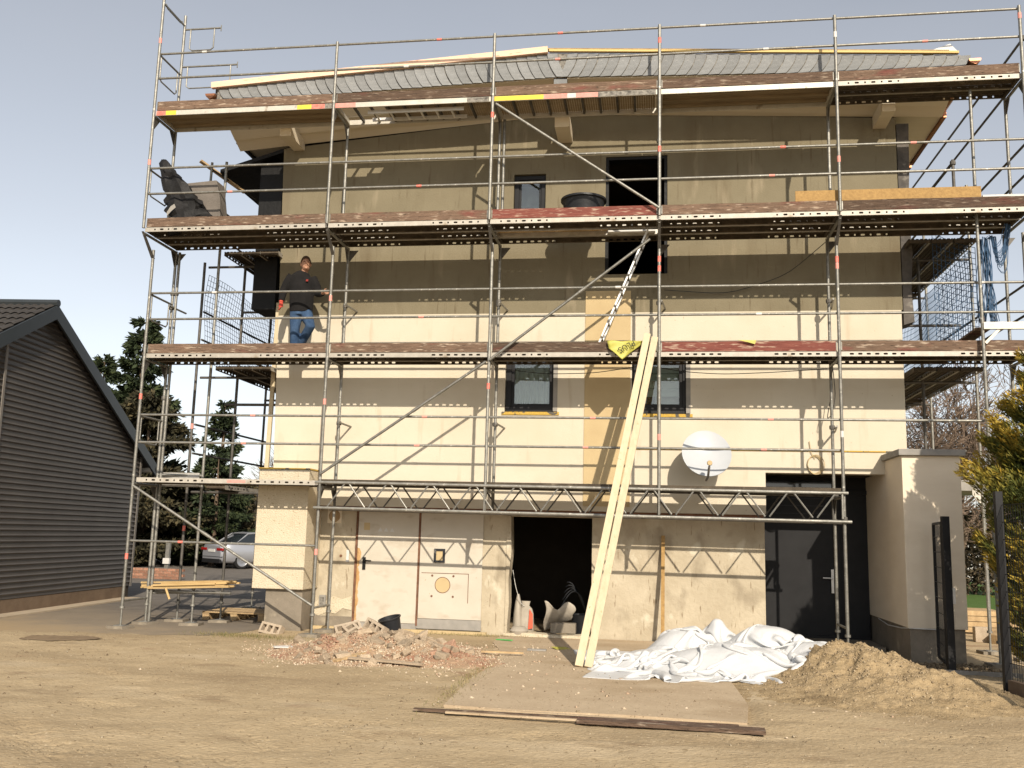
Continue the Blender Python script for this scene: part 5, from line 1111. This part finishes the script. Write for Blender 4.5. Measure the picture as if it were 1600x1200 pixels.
# ------------------------------------------------------------------ tarpaulin heap
def drape():
    """a sheet larger than its footprint pushed together over lumps, settled by position-based dynamics"""
    nx, ny = 150, 120; rng = np.random.default_rng(4); LX, LY = 4.75, 3.9
    u, w = np.meshgrid(np.linspace(0,1,nx), np.linspace(0,1,ny)); tx, ty = LX/(nx-1), LY/(ny-1)
    def lowf(k, sc):
        g = rng.normal(size=(k,k)); ii, jj = w*(k-1.001), u*(k-1.001); a, c = ii.astype(int), jj.astype(int); f, h = ii-a, jj-c; f, h = f*f*(3-2*f), h*h*(3-2*h)
        return sc*((g[a,c]*(1-f)+g[a+1,c]*f)*(1-h)+(g[a,c+1]*(1-f)+g[a+1,c+1]*f)*h)
    ang = np.arctan2(w-.5, u-.5); rad = 1-.10*np.sin(2*ang+.4)
    P = np.stack([9.0+(u-.5)*3.15*rad+lowf(9,.05)-.35*(w-.5)*0, -1.55+(w-.5)*2.25*rad+lowf(9,.05)+.25*(u-.5), .75+lowf(8,.16)+lowf(16,.08)+lowf(40,.02)], 2)
    lumps = [(9.6,-1.05,.62,.45,.50),(8.55,-1.1,.5,.40,.42),(8.98,-.75,.2,.22,.55),(9.1,-1.75,.95,.5,.30),(10.1,-1.45,.45,.45,.36),(8.1,-1.6,.45,.4,.2)]
    def ground(x, y):
        h = np.full_like(x, .016)
        for a, c, sx, sy, hh in lumps: h = np.maximum(h, hh*np.exp(-(((x-a)/sx)**2+((y-c)/sy)**2)**1.4))
        return np.maximum(h, np.where(x > 9.75, .30*np.exp(-((x-10.2)/.6)**2-((y+1.75)/.8)**2), 0)+.012)
    Q = P.copy(); cons = []
    for di, dj, st in ((0,1,1.0),(1,0,1.0),(1,1,.35),(1,-1,.35),(0,2,.12),(2,0,.12),(0,4,.08),(4,0,.08)):
        rest = math.hypot(di*ty, dj*tx)
        for par in range(2): cons.append((di, dj, rest, st, par))
    def sl(di, dj, par):
        p = max(di, abs(dj)); per = 2*p
        if di: rows = np.array([r for r in range(ny-di) if (r % per)//p == (par % 2)]); cols = np.arange(max(0,-dj), nx-max(0,dj))
        else: rows = np.arange(ny); cols = np.array([c for c in range(nx-dj) if (c % per)//p == (par % 2)])
        return rows, cols
    pre = []
    for di, dj, rest, st, par in cons:
        if par > 1: continue
        r, c = sl(di, dj, par); pre.append((np.ix_(r, c), np.ix_(r+di, c+dj), rest, st))
    for it in range(150):
        vel = (P-Q)*.93; Q = P.copy(); P = P+vel; P[...,2] -= .0035
        for sub in range(5):
            for A, Bq, rest, st in pre:
                d = P[Bq]-P[A]; L_ = np.sqrt((d*d).sum(-1))[...,None]+1e-9; k = (L_-rest)/L_*.5*st
                if st < .2: k = np.minimum(k, 0)                 # bending: only resist sharp folds
                P[A] += d*k; P[Bq] -= d*k
            g = ground(P[...,0], P[...,1]); low = P[...,2] < g
            P[...,2] = np.where(low, g, P[...,2])
            Q[...,:2] = np.where(low[...,None], Q[...,:2]*.4+P[...,:2]*.6, Q[...,:2])
    F = [(j*nx+i, j*nx+i+1, (j+1)*nx+i+1, (j+1)*nx+i) for j in range(ny-1) for i in range(nx-1)]
    return P.reshape(-1,3), F
V, F = drape()
me = np_mesh('tarpaulin', V, F, M['tarp'], smooth=True); o = inst('tarpaulin', me); o.modifiers.new('sub','SUBSURF').render_levels = 1; o.modifiers.new('s','SOLIDIFY').thickness = .006
tag(o, 'crumpled white tarpaulin heaped on the slab before the house', 'tarpaulin')
# ------------------------------------------------------------------ sand heap
def sand_h(x, y):
    h = .30*math.exp(-((x-10.2)/.62)**2-((y+1.75)/.85)**2)+.22*math.exp(-((x-10.8)/.65)**2-((y+2.2)/.75)**2)+.13*math.exp(-((x-10.5)/1.0)**2-((y+3.2)/.9)**2)+.10*math.exp(-((x-11.4)/.6)**2-((y+3.0)/.7)**2)
    h *= 1+.30*fbm(x*2.6, y*2.6, 71, 3); return h+.065*h**.5*fbm(x*7, y*7, 73)+.022*h**.3*fbm(x*22, y*22, 77)-.02
nx_, ny_ = 260, 230; X0, X1, Y0, Y1 = 8.6, 12.6, -5.2, -.1
V = [(X0+(X1-X0)*i/nx_, Y0+(Y1-Y0)*j/ny_, sand_h(X0+(X1-X0)*i/nx_, Y0+(Y1-Y0)*j/ny_)) for j in range(ny_+1) for i in range(nx_+1)]
F = [(j*(nx_+1)+i, j*(nx_+1)+i+1, (j+1)*(nx_+1)+i+1, (j+1)*(nx_+1)+i) for j in range(ny_) for i in range(nx_)]
F = [f for f in F if max(V[k][2] for k in f) > -.012]
sh = empty('sand_heap', (10.4,-2.2,0), 'heap of coarse sand beside the white tarpaulin', 'sand heap')
inst('mound', np_mesh('mound', V, F, M['sand'], smooth=True), sh)
pts, sz = [], []
for i in range(9000):
    x, y = random.gauss(10.5,.7), random.gauss(-2.3,.9); h = sand_h(x, y)
    if h > -.01 and 8.8 < x < 12.4: pts.append((x,y,max(h,0)+.002)); sz.append(.004+.022*random.random()**6)
o = inst('grains', scatter_chips('grains', pts, sz, M['pebble'], .15+.6*RNG.random(len(pts))), sh); o['kind'] = 'stuff'
# ------------------------------------------------------------------ rubble heap
def rub_h(x, y):
    h = .20*math.exp(-((x-4.2)/.7)**2-((y+1.6)/.7)**2)+.16*math.exp(-((x-5.1)/.75)**2-((y+1.8)/.7)**2)+.11*math.exp(-((x-4.6)/1.0)**2-((y+.9)/.5)**2)+.05*math.exp(-((x-5.9)/.4)**2-((y+2.2)/.4)**2)
    return h*(1+.3*fbm(x*3,y*3,81))+.03*h**.3*fbm(x*9,y*9,83)-.018
nx_, ny_ = 160, 140; X0, X1, Y0, Y1 = 2.6, 7.0, -3.9, .6
V = [(X0+(X1-X0)*i/nx_, Y0+(Y1-Y0)*j/ny_, rub_h(X0+(X1-X0)*i/nx_, Y0+(Y1-Y0)*j/ny_)) for j in range(ny_+1) for i in range(nx_+1)]
F = [(j*(nx_+1)+i, j*(nx_+1)+i+1, (j+1)*(nx_+1)+i+1, (j+1)*(nx_+1)+i) for j in range(ny_) for i in range(nx_)]; F = [f for f in F if max(V[k][2] for k in f) > -.01]
rh = empty('rubble_heap', (4.7,-1.7,0), 'low heap of broken bricks and concrete rubble before the white door', 'rubble heap')
inst('mound', np_mesh('mound', V, F, M['rubbledirt'], smooth=True), rh)
random.seed(21)
def chunk_mesh(m, boxy):
    q = MB(); s = 1.0
    vs = []
    for x in (-1,1):
        for y in (-1,1):
            for z in (-1,1): vs.append((x*(1+random.uniform(-.38,.15)*(1-boxy)), y*.72*(1+random.uniform(-.38,.2)*(1-boxy)), z*.5*(1+random.uniform(-.4,.2)*(1-boxy))))
    q.add(vs, [(0,1,3,2),(4,6,7,5),(0,4,5,1),(2,3,7,6),(0,2,6,4),(1,5,7,3)])
    me = q.mesh('chunk', m); 
    import bmesh
    bm = bmesh.new(); bm.from_mesh(me); bmesh.ops.bevel(bm, geom=bm.edges[:], offset=.13, segments=1, affect='EDGES', clamp_overlap=True)
    for v in bm.verts: v.co += Vector((random.uniform(-1,1),random.uniform(-1,1),random.uniform(-1,1)))*.05
    bmesh.ops.triangulate(bm, faces=bm.faces[:]); bm.to_mesh(me); bm.free(); return me
cms = [chunk_mesh(M['chunk'], .2) for _ in range(7)]; rms = [chunk_mesh(M['chunk_red'], .3) for _ in range(5)]; bms = [chunk_mesh(M['brick'], .85) for _ in range(2)]
cnt = 0
for i in range(900):
    x, y = random.gauss(4.75,.75), random.gauss(-1.75,.62); h = rub_h(x, y)
    if h < -.008 or not (3.0 < x < 6.7) or y > .3: continue
    if cnt >= 290: break
    redz = math.exp(-((x-4.0)/.4)**2-((y+1.9)/.4)**2)+math.exp(-((x-5.75)/.3)**2-((y+2.1)/.35)**2)
    s = .016+.075*random.random()**3.2; red = random.random() < .06+.4*redz
    me = random.choice(rms) if red else random.choice(cms); cnt += 1
    inst('brick_chunk' if red else 'concrete_chunk', me, rh, (x,y,max(h,0)+s*.22), (random.uniform(-.6,.6),random.uniform(-.6,.6),random.uniform(0,6.28)), (s*random.uniform(.8,1.4),s,s*random.uniform(.7,1.1)))
pts, sz, tn = [], [], []
for i in range(16000):
    x, y = random.gauss(4.7,.85), random.gauss(-1.75,.72); h = rub_h(x, y)
    if y > .5 or x < 2.6 or h < -.016: continue
    redz = math.exp(-((x-4.0)/.45)**2-((y+1.9)/.45)**2)+math.exp(-((x-5.75)/.35)**2-((y+2.1)/.4)**2)
    pts.append((x,y,max(h,0)+.003)); sz.append(.005+.026*random.random()**4); tn.append(min(1, max(0, random.gauss(.72,.2)-.62*redz)))
o = inst('chips', scatter_chips('chips', pts, sz, M['chips'], np.array(tn)), rh); o['kind'] = 'stuff'
def hollow(loc, rot, lab):
    q = MB(); L_, w_, h_ = .36, .17, .115
    xs_ = [-L_/2,-L_/2+.035,-L_/2+.105,-L_/2+.145,-L_/2+.215,-L_/2+.255,L_/2-.035,L_/2]
    for k, (a, c) in enumerate(zip(xs_, xs_[1:])):
        if k in (1, 3, 5): q.box(a, c, -w_/2, -w_/2+.035, -h_/2, h_/2); q.box(a, c, w_/2-.035, w_/2, -h_/2, h_/2); q.box(a, c, -w_/2+.035, w_/2-.035, -h_/2, -h_/2+.02)
        else: q.box(a, c, -w_/2, w_/2, -h_/2, h_/2)
    o = q.build('hollow_block', M['block']); o.location = loc; o.rotation_euler = rot; return tag(o, lab, 'block', 'hollow blocks on the rubble heap')
hollow((3.95,-.95,.22), (R(38),R(-12),R(28)), 'hollow concrete block tilted on the left top of the rubble')
hollow((4.30,-.80,.24), (R(70),R(18),R(-30)), 'hollow concrete block standing on edge beside the bucket')
hollow((4.15,-1.25,.2), (R(30),R(25),R(-35)), 'hollow concrete block sliding down the front of the rubble')
hollow((2.35,.25,.05), (R(65),R(8),R(-12)), 'hollow concrete block lying at the foot of the left pier')
for k, (a, c, m, lab) in enumerate((((4.5,-2.55,.06),(5.45,-2.75,.05),'chunk','flat grey plank lying along the front of the rubble'),((4.35,-2.65,.03),(4.85,-1.95,.16),'wood_old','brown board sticking out of the rubble'),((5.9,-1.35,.06),(6.45,-1.25,.05),'wood_old','thin stick lying at the right end of the rubble'))):
    q = MB(); q.bar(a, c, .09 if k < 2 else .03, .022); tag(q.build('plank_scrap', M[m]), lab, 'plank')
q = MB(); q.box(-.12,.12,-.08,.08,0,.004); o = q.build('litter', M['bagyellow']); o.location = (6.85,-.25,.02); o.rotation_euler = (.1,.05,.6); tag(o, 'yellow scrap lying before the doorway', 'litter')
q = MB(); q.box(-.13,.13,-.05,.05,0,.02); o = q.build('tile_piece', M['grey']); o.location = (6.55,-.6,.015); tag(o, 'dark blue-grey tile piece lying before the doorway', 'tile')
q = MB(); q.prism([(0,0),(.22,.03),(.28,.10),(.10,.12),(-.05,.06)], lambda u,w,d:(3.2+u,-1.7+w,.03+d+.1*w), 0, .01); tag(q.build('white_scrap', M['white']), 'white sheet scrap at the left edge of the rubble', 'scrap')
green = mat('green_plastic', (.08,.42,.10), rough=.5)
q = MB(); q.bar((5.8,.55,.02),(6.05,.42,.03),.05,.012); tag(q.build('green_strap', green), 'green plastic strap on the ground left of the doorway', 'strap')
q = MB(); q.prism([(0,0),(.09,.02),(.07,.07),(.01,.05)], lambda u,w,d:(4.62+u,-1.5+w,.17+d), 0, .01); tag(q.build('green_scrap', green), 'green plastic scrap on top of the rubble', 'scrap')
pts, sz, tn = [], [], []
for i in range(420):
    c = random.choice(((6.5,-.4,.5,.5),(6.7,-1.6,.5,.7),(3.2,-1.2,.9,.8),(7.6,-3.4,.9,.8),(5.9,-3.2,.5,.7),(10.0,-4.3,.8,.4)))
    x, y = random.gauss(c[0],c[2]), random.gauss(c[1],c[3]); pts.append((x,y,.016 if 6.1 < x < 9.05 and y > -5.1 else max(0,ground_h(x,y)))); sz.append(.008+.03*random.random()**3); tn.append(.45+.5*random.random())
tag(inst('debris', scatter_chips('debris', pts, sz, M['chips'], np.array(tn), .5)), 'small loose debris scattered on and around the slab', 'debris', kind='stuff')
# puddle-dark damp patch
dp = [(-.45,-1.52),(-.1,-1.3),(.32,-1.16),(.42,-1.28),(.12,-1.75),(.05,-1.95),(-.2,-1.8)]
gx, gy = 24, 20; V = [(-.5+1.0*i/gx, -2.0+.9*j/gy) for j in range(gy+1) for i in range(gx+1)]
def rin(x, y): return ((x-.02)/.46)**2+((y+1.52-.25*x)/.34)**2+.5*fbm(x*4,y*4,9) < 1
F = [(j*(gx+1)+i, j*(gx+1)+i+1, (j+1)*(gx+1)+i+1, (j+1)*(gx+1)+i) for j in range(gy) for i in range(gx) if rin(-.5+(i+.5)/gx, -2.0+.9*(j+.5)/gy)]
tag(inst('damp_patch', np_mesh('damp_patch', [(x,y,max(ground_h(x,y),.004)+.005) for x, y in V], F, mat('damp_dirt', (.17,.12,.07), (.25,.18,.11), 6, .8), smooth=True)), kind='structure')
# ------------------------------------------------------------------ things inside the doorway
cb = empty('cement_bag', (6.08,1.9,0), 'dusty cement bag with red print standing in the dark doorway', 'bag')
b = MB(); n = 16; vs = []
for i, (z, rx, ry) in enumerate(((0,.10,.07),(.03,.125,.09),(.16,.13,.10),(.30,.125,.085),(.38,.095,.06),(.43,.06,.03),(.50,.075,.02))):
    for k in range(n): a = 2*math.pi*k/n; w2 = 1+.08*math.sin(3*a+i); vs.append((6.08+rx*w2*math.cos(a)+.01*math.sin(i*2), 1.75+ry*w2*math.sin(a), z+.02))
b.add(vs, [(i*n+k, i*n+(k+1) % n, (i+1)*n+(k+1) % n, (i+1)*n+k) for i in range(6) for k in range(n)]+[tuple(range(n))[::-1], tuple(range(6*n,7*n))]); b.build('sack', M['sheet'], cb, 60)
q = MB(); q.prism([(6.13,.08),(6.205,.10),(6.20,.32),(6.15,.40)], lambda u,w,d:(u,d,w), 1.648, 1.66); q.build('red_print', M['bagred'], cb)
b = MB(); vs = []
for i, (z, r) in enumerate(((0,.12),(.08,.145),(.3,.12),(.5,.08),(.62,.03))):
    for k in range(12): a = 2*math.pi*k/12; vs.append((5.95+r*.6*math.cos(a), 1.72+r*math.sin(a)*(1+.1*math.sin(4*a)), z+.01))
b.add(vs, [(i*12+k, i*12+(k+1) % 12, (i+1)*12+(k+1) % 12, (i+1)*12+k) for i in range(4) for k in range(12)]+[tuple(range(12))[::-1], tuple(range(48,60))]); tag(b.build('slumped_sack', M['sheet'], None, 60), 'grey slumped sack against the left jamb of the doorway', 'sack')
b = MB(); b.lathe([(0,0),(.13,.01),(.15,.06),(.10,.12),(0,.13)], (6.03,1.30,.03), 14); tag(b.build('small_sack', M['sheet'], None, 60), 'small pale bag on the threshold below the cement bag', 'bag')
b = MB(); nu, nv = 18, 14
def sheetpt(u, v): return (6.40+.48*u+.03*math.sin(v*6), 1.55+.12*math.sin(u*5)*v+.25*v*v, .46-.42*v*(1-.55*u)+.05*math.sin(u*9+1)*(1-v)+.10*abs(u-.45)*(1-v))
b.add([sheetpt(i/nu, j/nv) for j in range(nv+1) for i in range(nu+1)], [(j*(nu+1)+i, j*(nu+1)+i+1, (j+1)*(nu+1)+i+1, (j+1)*(nu+1)+i) for j in range(nv) for i in range(nu)])
o = b.build('draped_sheet', M['sheet'], None, True); o.modifiers.new('s','SOLIDIFY').thickness = .006; tag(o, 'pale dusty sheet draped in the dark doorway', 'sheet')
tag(MB().box(6.52, 6.92, 1.38, 1.56, .06, .22).build('concrete_block', M['plinth'], bevel=.012), 'grey concrete block on the threshold in front of the sheet', 'block')
MB_ = MB().lathe([(0,0),(.16,0),(.20,.30),(.21,.31),(.19,.31),(.15,.03),(0,.03)], (7.0,1.75,.03), 22); tag(MB_.build('dark_bucket', M['plastic'], None, True), 'dark bucket in the right corner of the doorway', 'bucket')
b = MB()
for k in range(5): b.tube([(6.62+.36*t+.02*k, 2.1+.03*k, .42+.04*k+.26*math.sin(t*2.6+k*.3)-.12*t*k*.3) for t in [i/12 for i in range(13)]], .011, 6)
tag(b.build('pipe_bundle', M['plastic'], None, True), 'bundle of black flexible pipes in the dark doorway', 'pipes')
cable([(5.88,1.5,1.02),(5.93,1.52,.75),(6.0,1.6,.5),(6.06,1.7,.44)], .005, 'thin pale string hanging inside the left doorway jamb', 'white')
# grass tufts along the wall foot and slab edge
pts = []
for i in range(2600):
    c = random.choice(((2.4,-.35,.35,.12),(5.3,1.05,.5,.06),(6.15,-3.4,.07,.9),(3.0,-.6,.6,.15),(1.9,-.3,.3,.1)))
    pts.append((random.gauss(c[0],c[2]), random.gauss(c[1],c[3]), .0))
P_ = np.array(pts); n = len(P_); D = unit(RNG.normal(0,.5,(n,3))+np.array([0,0,1.0])); P_[:,2] = [max(0, ground_h(x, y)) for x, y, _ in pts]
tag(inst('grass_tufts', quads(P_, D, rand_side(D, RNG), RNG.uniform(.02,.07,n), RNG.uniform(.003,.006,n), 'grass_tufts', M['grass'], RNG.random(n))), 'sparse dry grass tufts along the wall foot and slab edges', 'grass', kind='stuff')

# ------------------------------------------------------------------ worker on the second platform
def loft(b, pts, n=14):
    """elliptical rings: (centre, rx, ry) with rings perpendicular to the path"""
    rings = []
    for i, (c, rx, ry) in enumerate(pts):
        c = Vector(c); d = (Vector(pts[min(i+1,len(pts)-1)][0])-Vector(pts[max(i-1,0)][0])).normalized()
        u = Vector((1,0,0)) if abs(d.x) < .9 else Vector((0,0,1)); u = (u-d*u.dot(d)).normalized(); w = d.cross(u)
        rings.append([c+u*rx*math.cos(2*math.pi*k/n)+w*ry*math.sin(2*math.pi*k/n) for k in range(n)])
    vs = [q for r in rings for q in r]; m_ = len(rings)
    b.add(vs, [(i*n+k, i*n+(k+1) % n, (i+1)*n+(k+1) % n, (i+1)*n+k) for i in range(m_-1) for k in range(n)]+[tuple(range(n))[::-1], tuple(range((m_-1)*n, m_*n))])
def ball(b, c, rx, ry, rz, n=16, m=10):
    vs = []; 
    for i in range(m+1):
        t = math.pi*i/m
        for k in range(n): a = 2*math.pi*k/n; vs.append((c[0]+rx*math.sin(t)*math.cos(a), c[1]+ry*math.sin(t)*math.sin(a), c[2]+rz*math.cos(t)))
    b.add(vs, [(i*n+k, i*n+(k+1) % n, (i+1)*n+(k+1) % n, (i+1)*n+k) for i in range(m) for k in range(n)])
def fuse(o, vox, it=3):
    r = o.modifiers.new('fuse', 'REMESH'); r.mode = 'VOXEL'; r.voxel_size = vox; r.use_smooth_shade = True
    s = o.modifiers.new('smooth', 'SMOOTH'); s.factor = .5; s.iterations = it
per = None
def _p(): return empty('person', (2.42,.42,D2), 'worker in black hoodie, blue jeans and red glove walking on the second platform', 'person')
per = _p()
py = .42; zo = D2+.01
hd_c = Vector((2.465,py-.03,5.895))
b = MB()
# head with face, neck, torso core, arms, legs as one skin surface
ball(b, hd_c, .077, .098, .118); ball(b, hd_c+Vector((.008,-.02,-.055)), .062, .078, .075); ball(b, hd_c+Vector((.012,-.104,-.015)), .014, .022, .024)
ball(b, hd_c+Vector((.010,-.094,-.052)), .026, .016, .009); ball(b, hd_c+Vector((.010,-.085,-.092)), .026, .022, .02)
for s in (-1, 1): ball(b, hd_c+Vector((s*.080,.012,-.012)), .012, .022, .032); ball(b, hd_c+Vector((.008+s*.032,-.088,.018)), .018, .012, .009)
loft(b, [((2.46,py-.02,5.84),.052,.055),((2.45,py+.005,5.74),.056,.06),((2.43,py+.01,5.64),.10,.09)])
loft(b, [((2.42,py+.01,5.70),.13,.08),((2.42,py,5.55),.155,.11),((2.43,py,5.3),.14,.11),((2.43,py,5.12),.145,.11)])
def hand(b, wrist, palm_dir, side, curl, up_=Vector((0,-1,0))):
    """palm and five bent fingers"""
    d = Vector(palm_dir).normalized(); s = Vector(side).normalized(); w = Vector(wrist)
    loft(b, [(w, .026,.020),(w+d*.045,.036,.017),(w+d*.085,.040,.015)], 10); nrm = d.cross(s).normalized()
    for k, ln in enumerate((.066,.076,.072,.056)):
        p0 = w+d*.080+s*(-.030+.020*k); p1 = p0+(d*math.cos(curl*.5)+nrm*math.sin(curl*.5))*ln*.45; p2 = p1+(d*math.cos(curl*1.2)+nrm*math.sin(curl*1.2))*ln*.32; p3 = p2+(d*math.cos(curl*1.9)+nrm*math.sin(curl*1.9))*ln*.26
        b.tube([p0,p1,p2,p3], [.0095,.009,.0082,.0065], 8)
    p0 = w+d*.03-s*.032; b.tube([p0, p0-s*.022+d*.026+nrm*.008, p0-s*.030+d*.052+nrm*.022], [.011,.010,.008], 8)
shL, elL, wrL = Vector((2.225,py+.02,5.665)), Vector((2.135,py+.03,5.425)), Vector((2.112,py-.02,5.225))
shR, elR, wrR = Vector((2.615,py,5.65)), Vector((2.70,py-.04,5.395)), Vector((2.762,py-.20,5.375))
loft(b, [(shL,.055,.055),(shL.lerp(elL,.5),.05,.05),(elL,.04,.04),(elL.lerp(wrL,.4),.04,.038),(wrL,.026,.024)], 12)
loft(b, [(shR,.055,.055),(shR.lerp(elR,.5),.05,.05),(elR,.04,.04),(elR.lerp(wrR,.4),.04,.038),(wrR,.026,.024)], 12)
hand(b, wrR, (.55,-.75,.05), (.1,.1,-1), .7)
hipL, knL, anL = Vector((2.36,py+.02,5.10)), Vector((2.355,py-.02,4.80)), Vector((2.365,py+.06,zo+.10))
hipR, knR, anR = Vector((2.50,py,5.10)), Vector((2.60,py-.13,4.83)), Vector((2.455,py+.12,zo+.24))
for h_, k_, a_ in ((hipL,knL,anL),(hipR,knR,anR)): loft(b, [(h_,.085,.09),(h_.lerp(k_,.5),.075,.08),(k_,.055,.06),(k_.lerp(a_,.35),.055,.058),(a_,.036,.04)], 12)
o = b.build('body', M['skin'], per); fuse(o, .0065, 2)
# hair cap
b = MB(); vs = []; n, m = 22, 9
for i in range(m+1):
    t = math.pi*.52*i/m
    for k in range(n):
        a = 2*math.pi*k/n; fr = max(0, -math.sin(a)); tt = t*(1-.36*fr) + .10*max(0, math.sin(a))*i/m
        rr_ = 1.02+.025*math.sin(a*7+i); vs.append(hd_c+Vector((.079*rr_*math.sin(tt)*math.cos(a), .10*rr_*math.sin(tt)*math.sin(a), .004+.12*rr_*math.cos(tt))))
b.add(vs, [(i*n+k, i*n+(k+1) % n, (i+1)*n+(k+1) % n, (i+1)*n+k) for i in range(m) for k in range(n)]); o = b.build('hair', M['hair'], per, True); o.modifiers.new('s','SOLIDIFY').thickness = .006
b = MB()
for s in (-1, 1): ball(b, hd_c+Vector((.008+s*.032,-.0975,.012)), .011, .005, .006, 10, 6)
b.build('eyes', M['hair'], per, True)
b = MB()
loft(b, [((2.455,py+.0,5.765),.075,.075),((2.44,py+.01,5.72),.13,.10),((2.42,py+.01,5.66),.205,.125),((2.42,py+.0,5.52),.20,.15),((2.43,py-.01,5.34),.195,.16),((2.435,py-.01,5.20),.195,.155),((2.44,py,5.08),.185,.15)], 20)
loft(b, [(shL+Vector((.04,0,.015)),.085,.085),(shL.lerp(elL,.5),.075,.075),(elL,.064,.064),(elL.lerp(wrL,.5),.058,.056),(wrL+Vector((0,0,.015)),.046,.044)], 14)
loft(b, [(shR+Vector((-.04,0,.015)),.085,.085),(shR.lerp(elR,.5),.075,.075),(elR,.064,.064),(elR.lerp(wrR,.5),.058,.056),(wrR,.046,.044)], 14)
loft(b, [((2.44,py+.11,5.775),.10,.04),((2.43,py+.14,5.70),.12,.05),((2.43,py+.13,5.62),.08,.04)], 12)
o = b.build('hoodie', M['hoodie'], per); fuse(o, .013, 2)
q = MB(); q.prism([(2.485,5.565),(2.52,5.567),(2.523,5.60),(2.488,5.598)], lambda u,w,d:(u,d,w), py-.166, py-.150); q.build('chest_print', mat('faded_red_print', (.22,.03,.025), rough=.9), per)
b = MB()
loft(b, [((2.435,py,5.20),.165,.13),((2.435,py,5.10),.18,.14),((2.435,py,5.02),.175,.135)], 16)
for h_, k_, a_ in ((hipL,knL,anL),(hipR,knR,anR)): loft(b, [(h_+Vector((0,0,.04)),.105,.12),(h_.lerp(k_,.5),.098,.10),(k_,.08,.082),(k_.lerp(a_,.5),.075,.078),(a_,.068,.075)], 14)
o = b.build('jeans', M['jeans'], per); fuse(o, .014, 2)
for a_, tilt in ((anL, 0), (anR, -.6)):
    b = MB(); f_ = Vector((.03,-1,tilt)).normalized()
    loft(b, [(a_+Vector((0,.0,.06)),.05,.055),(a_+Vector((0,.01,-.03)),.05,.06)], 12); loft(b, [(a_-f_*.07+Vector((0,0,-.055)),.04,.04),(a_+f_*.02+Vector((0,0,-.055)),.05,.045),(a_+f_*.12+Vector((0,0,-.06)),.05,.04),(a_+f_*.18+Vector((0,0,-.068)),.032,.025)], 12)
    o = b.build('boot', M['boots'], per); fuse(o, .01, 2)
b = MB(); loft(b, [(wrL+Vector((0,0,.03)),.036,.034),(wrL,.034,.03)], 12); hand(b, wrL, (-.02,-.1,-1), (0,-1,0), .55); o = b.build('glove', M['glove'], per); fuse(o, .006, 1)
per.rotation_euler = (0, 0, R(20))
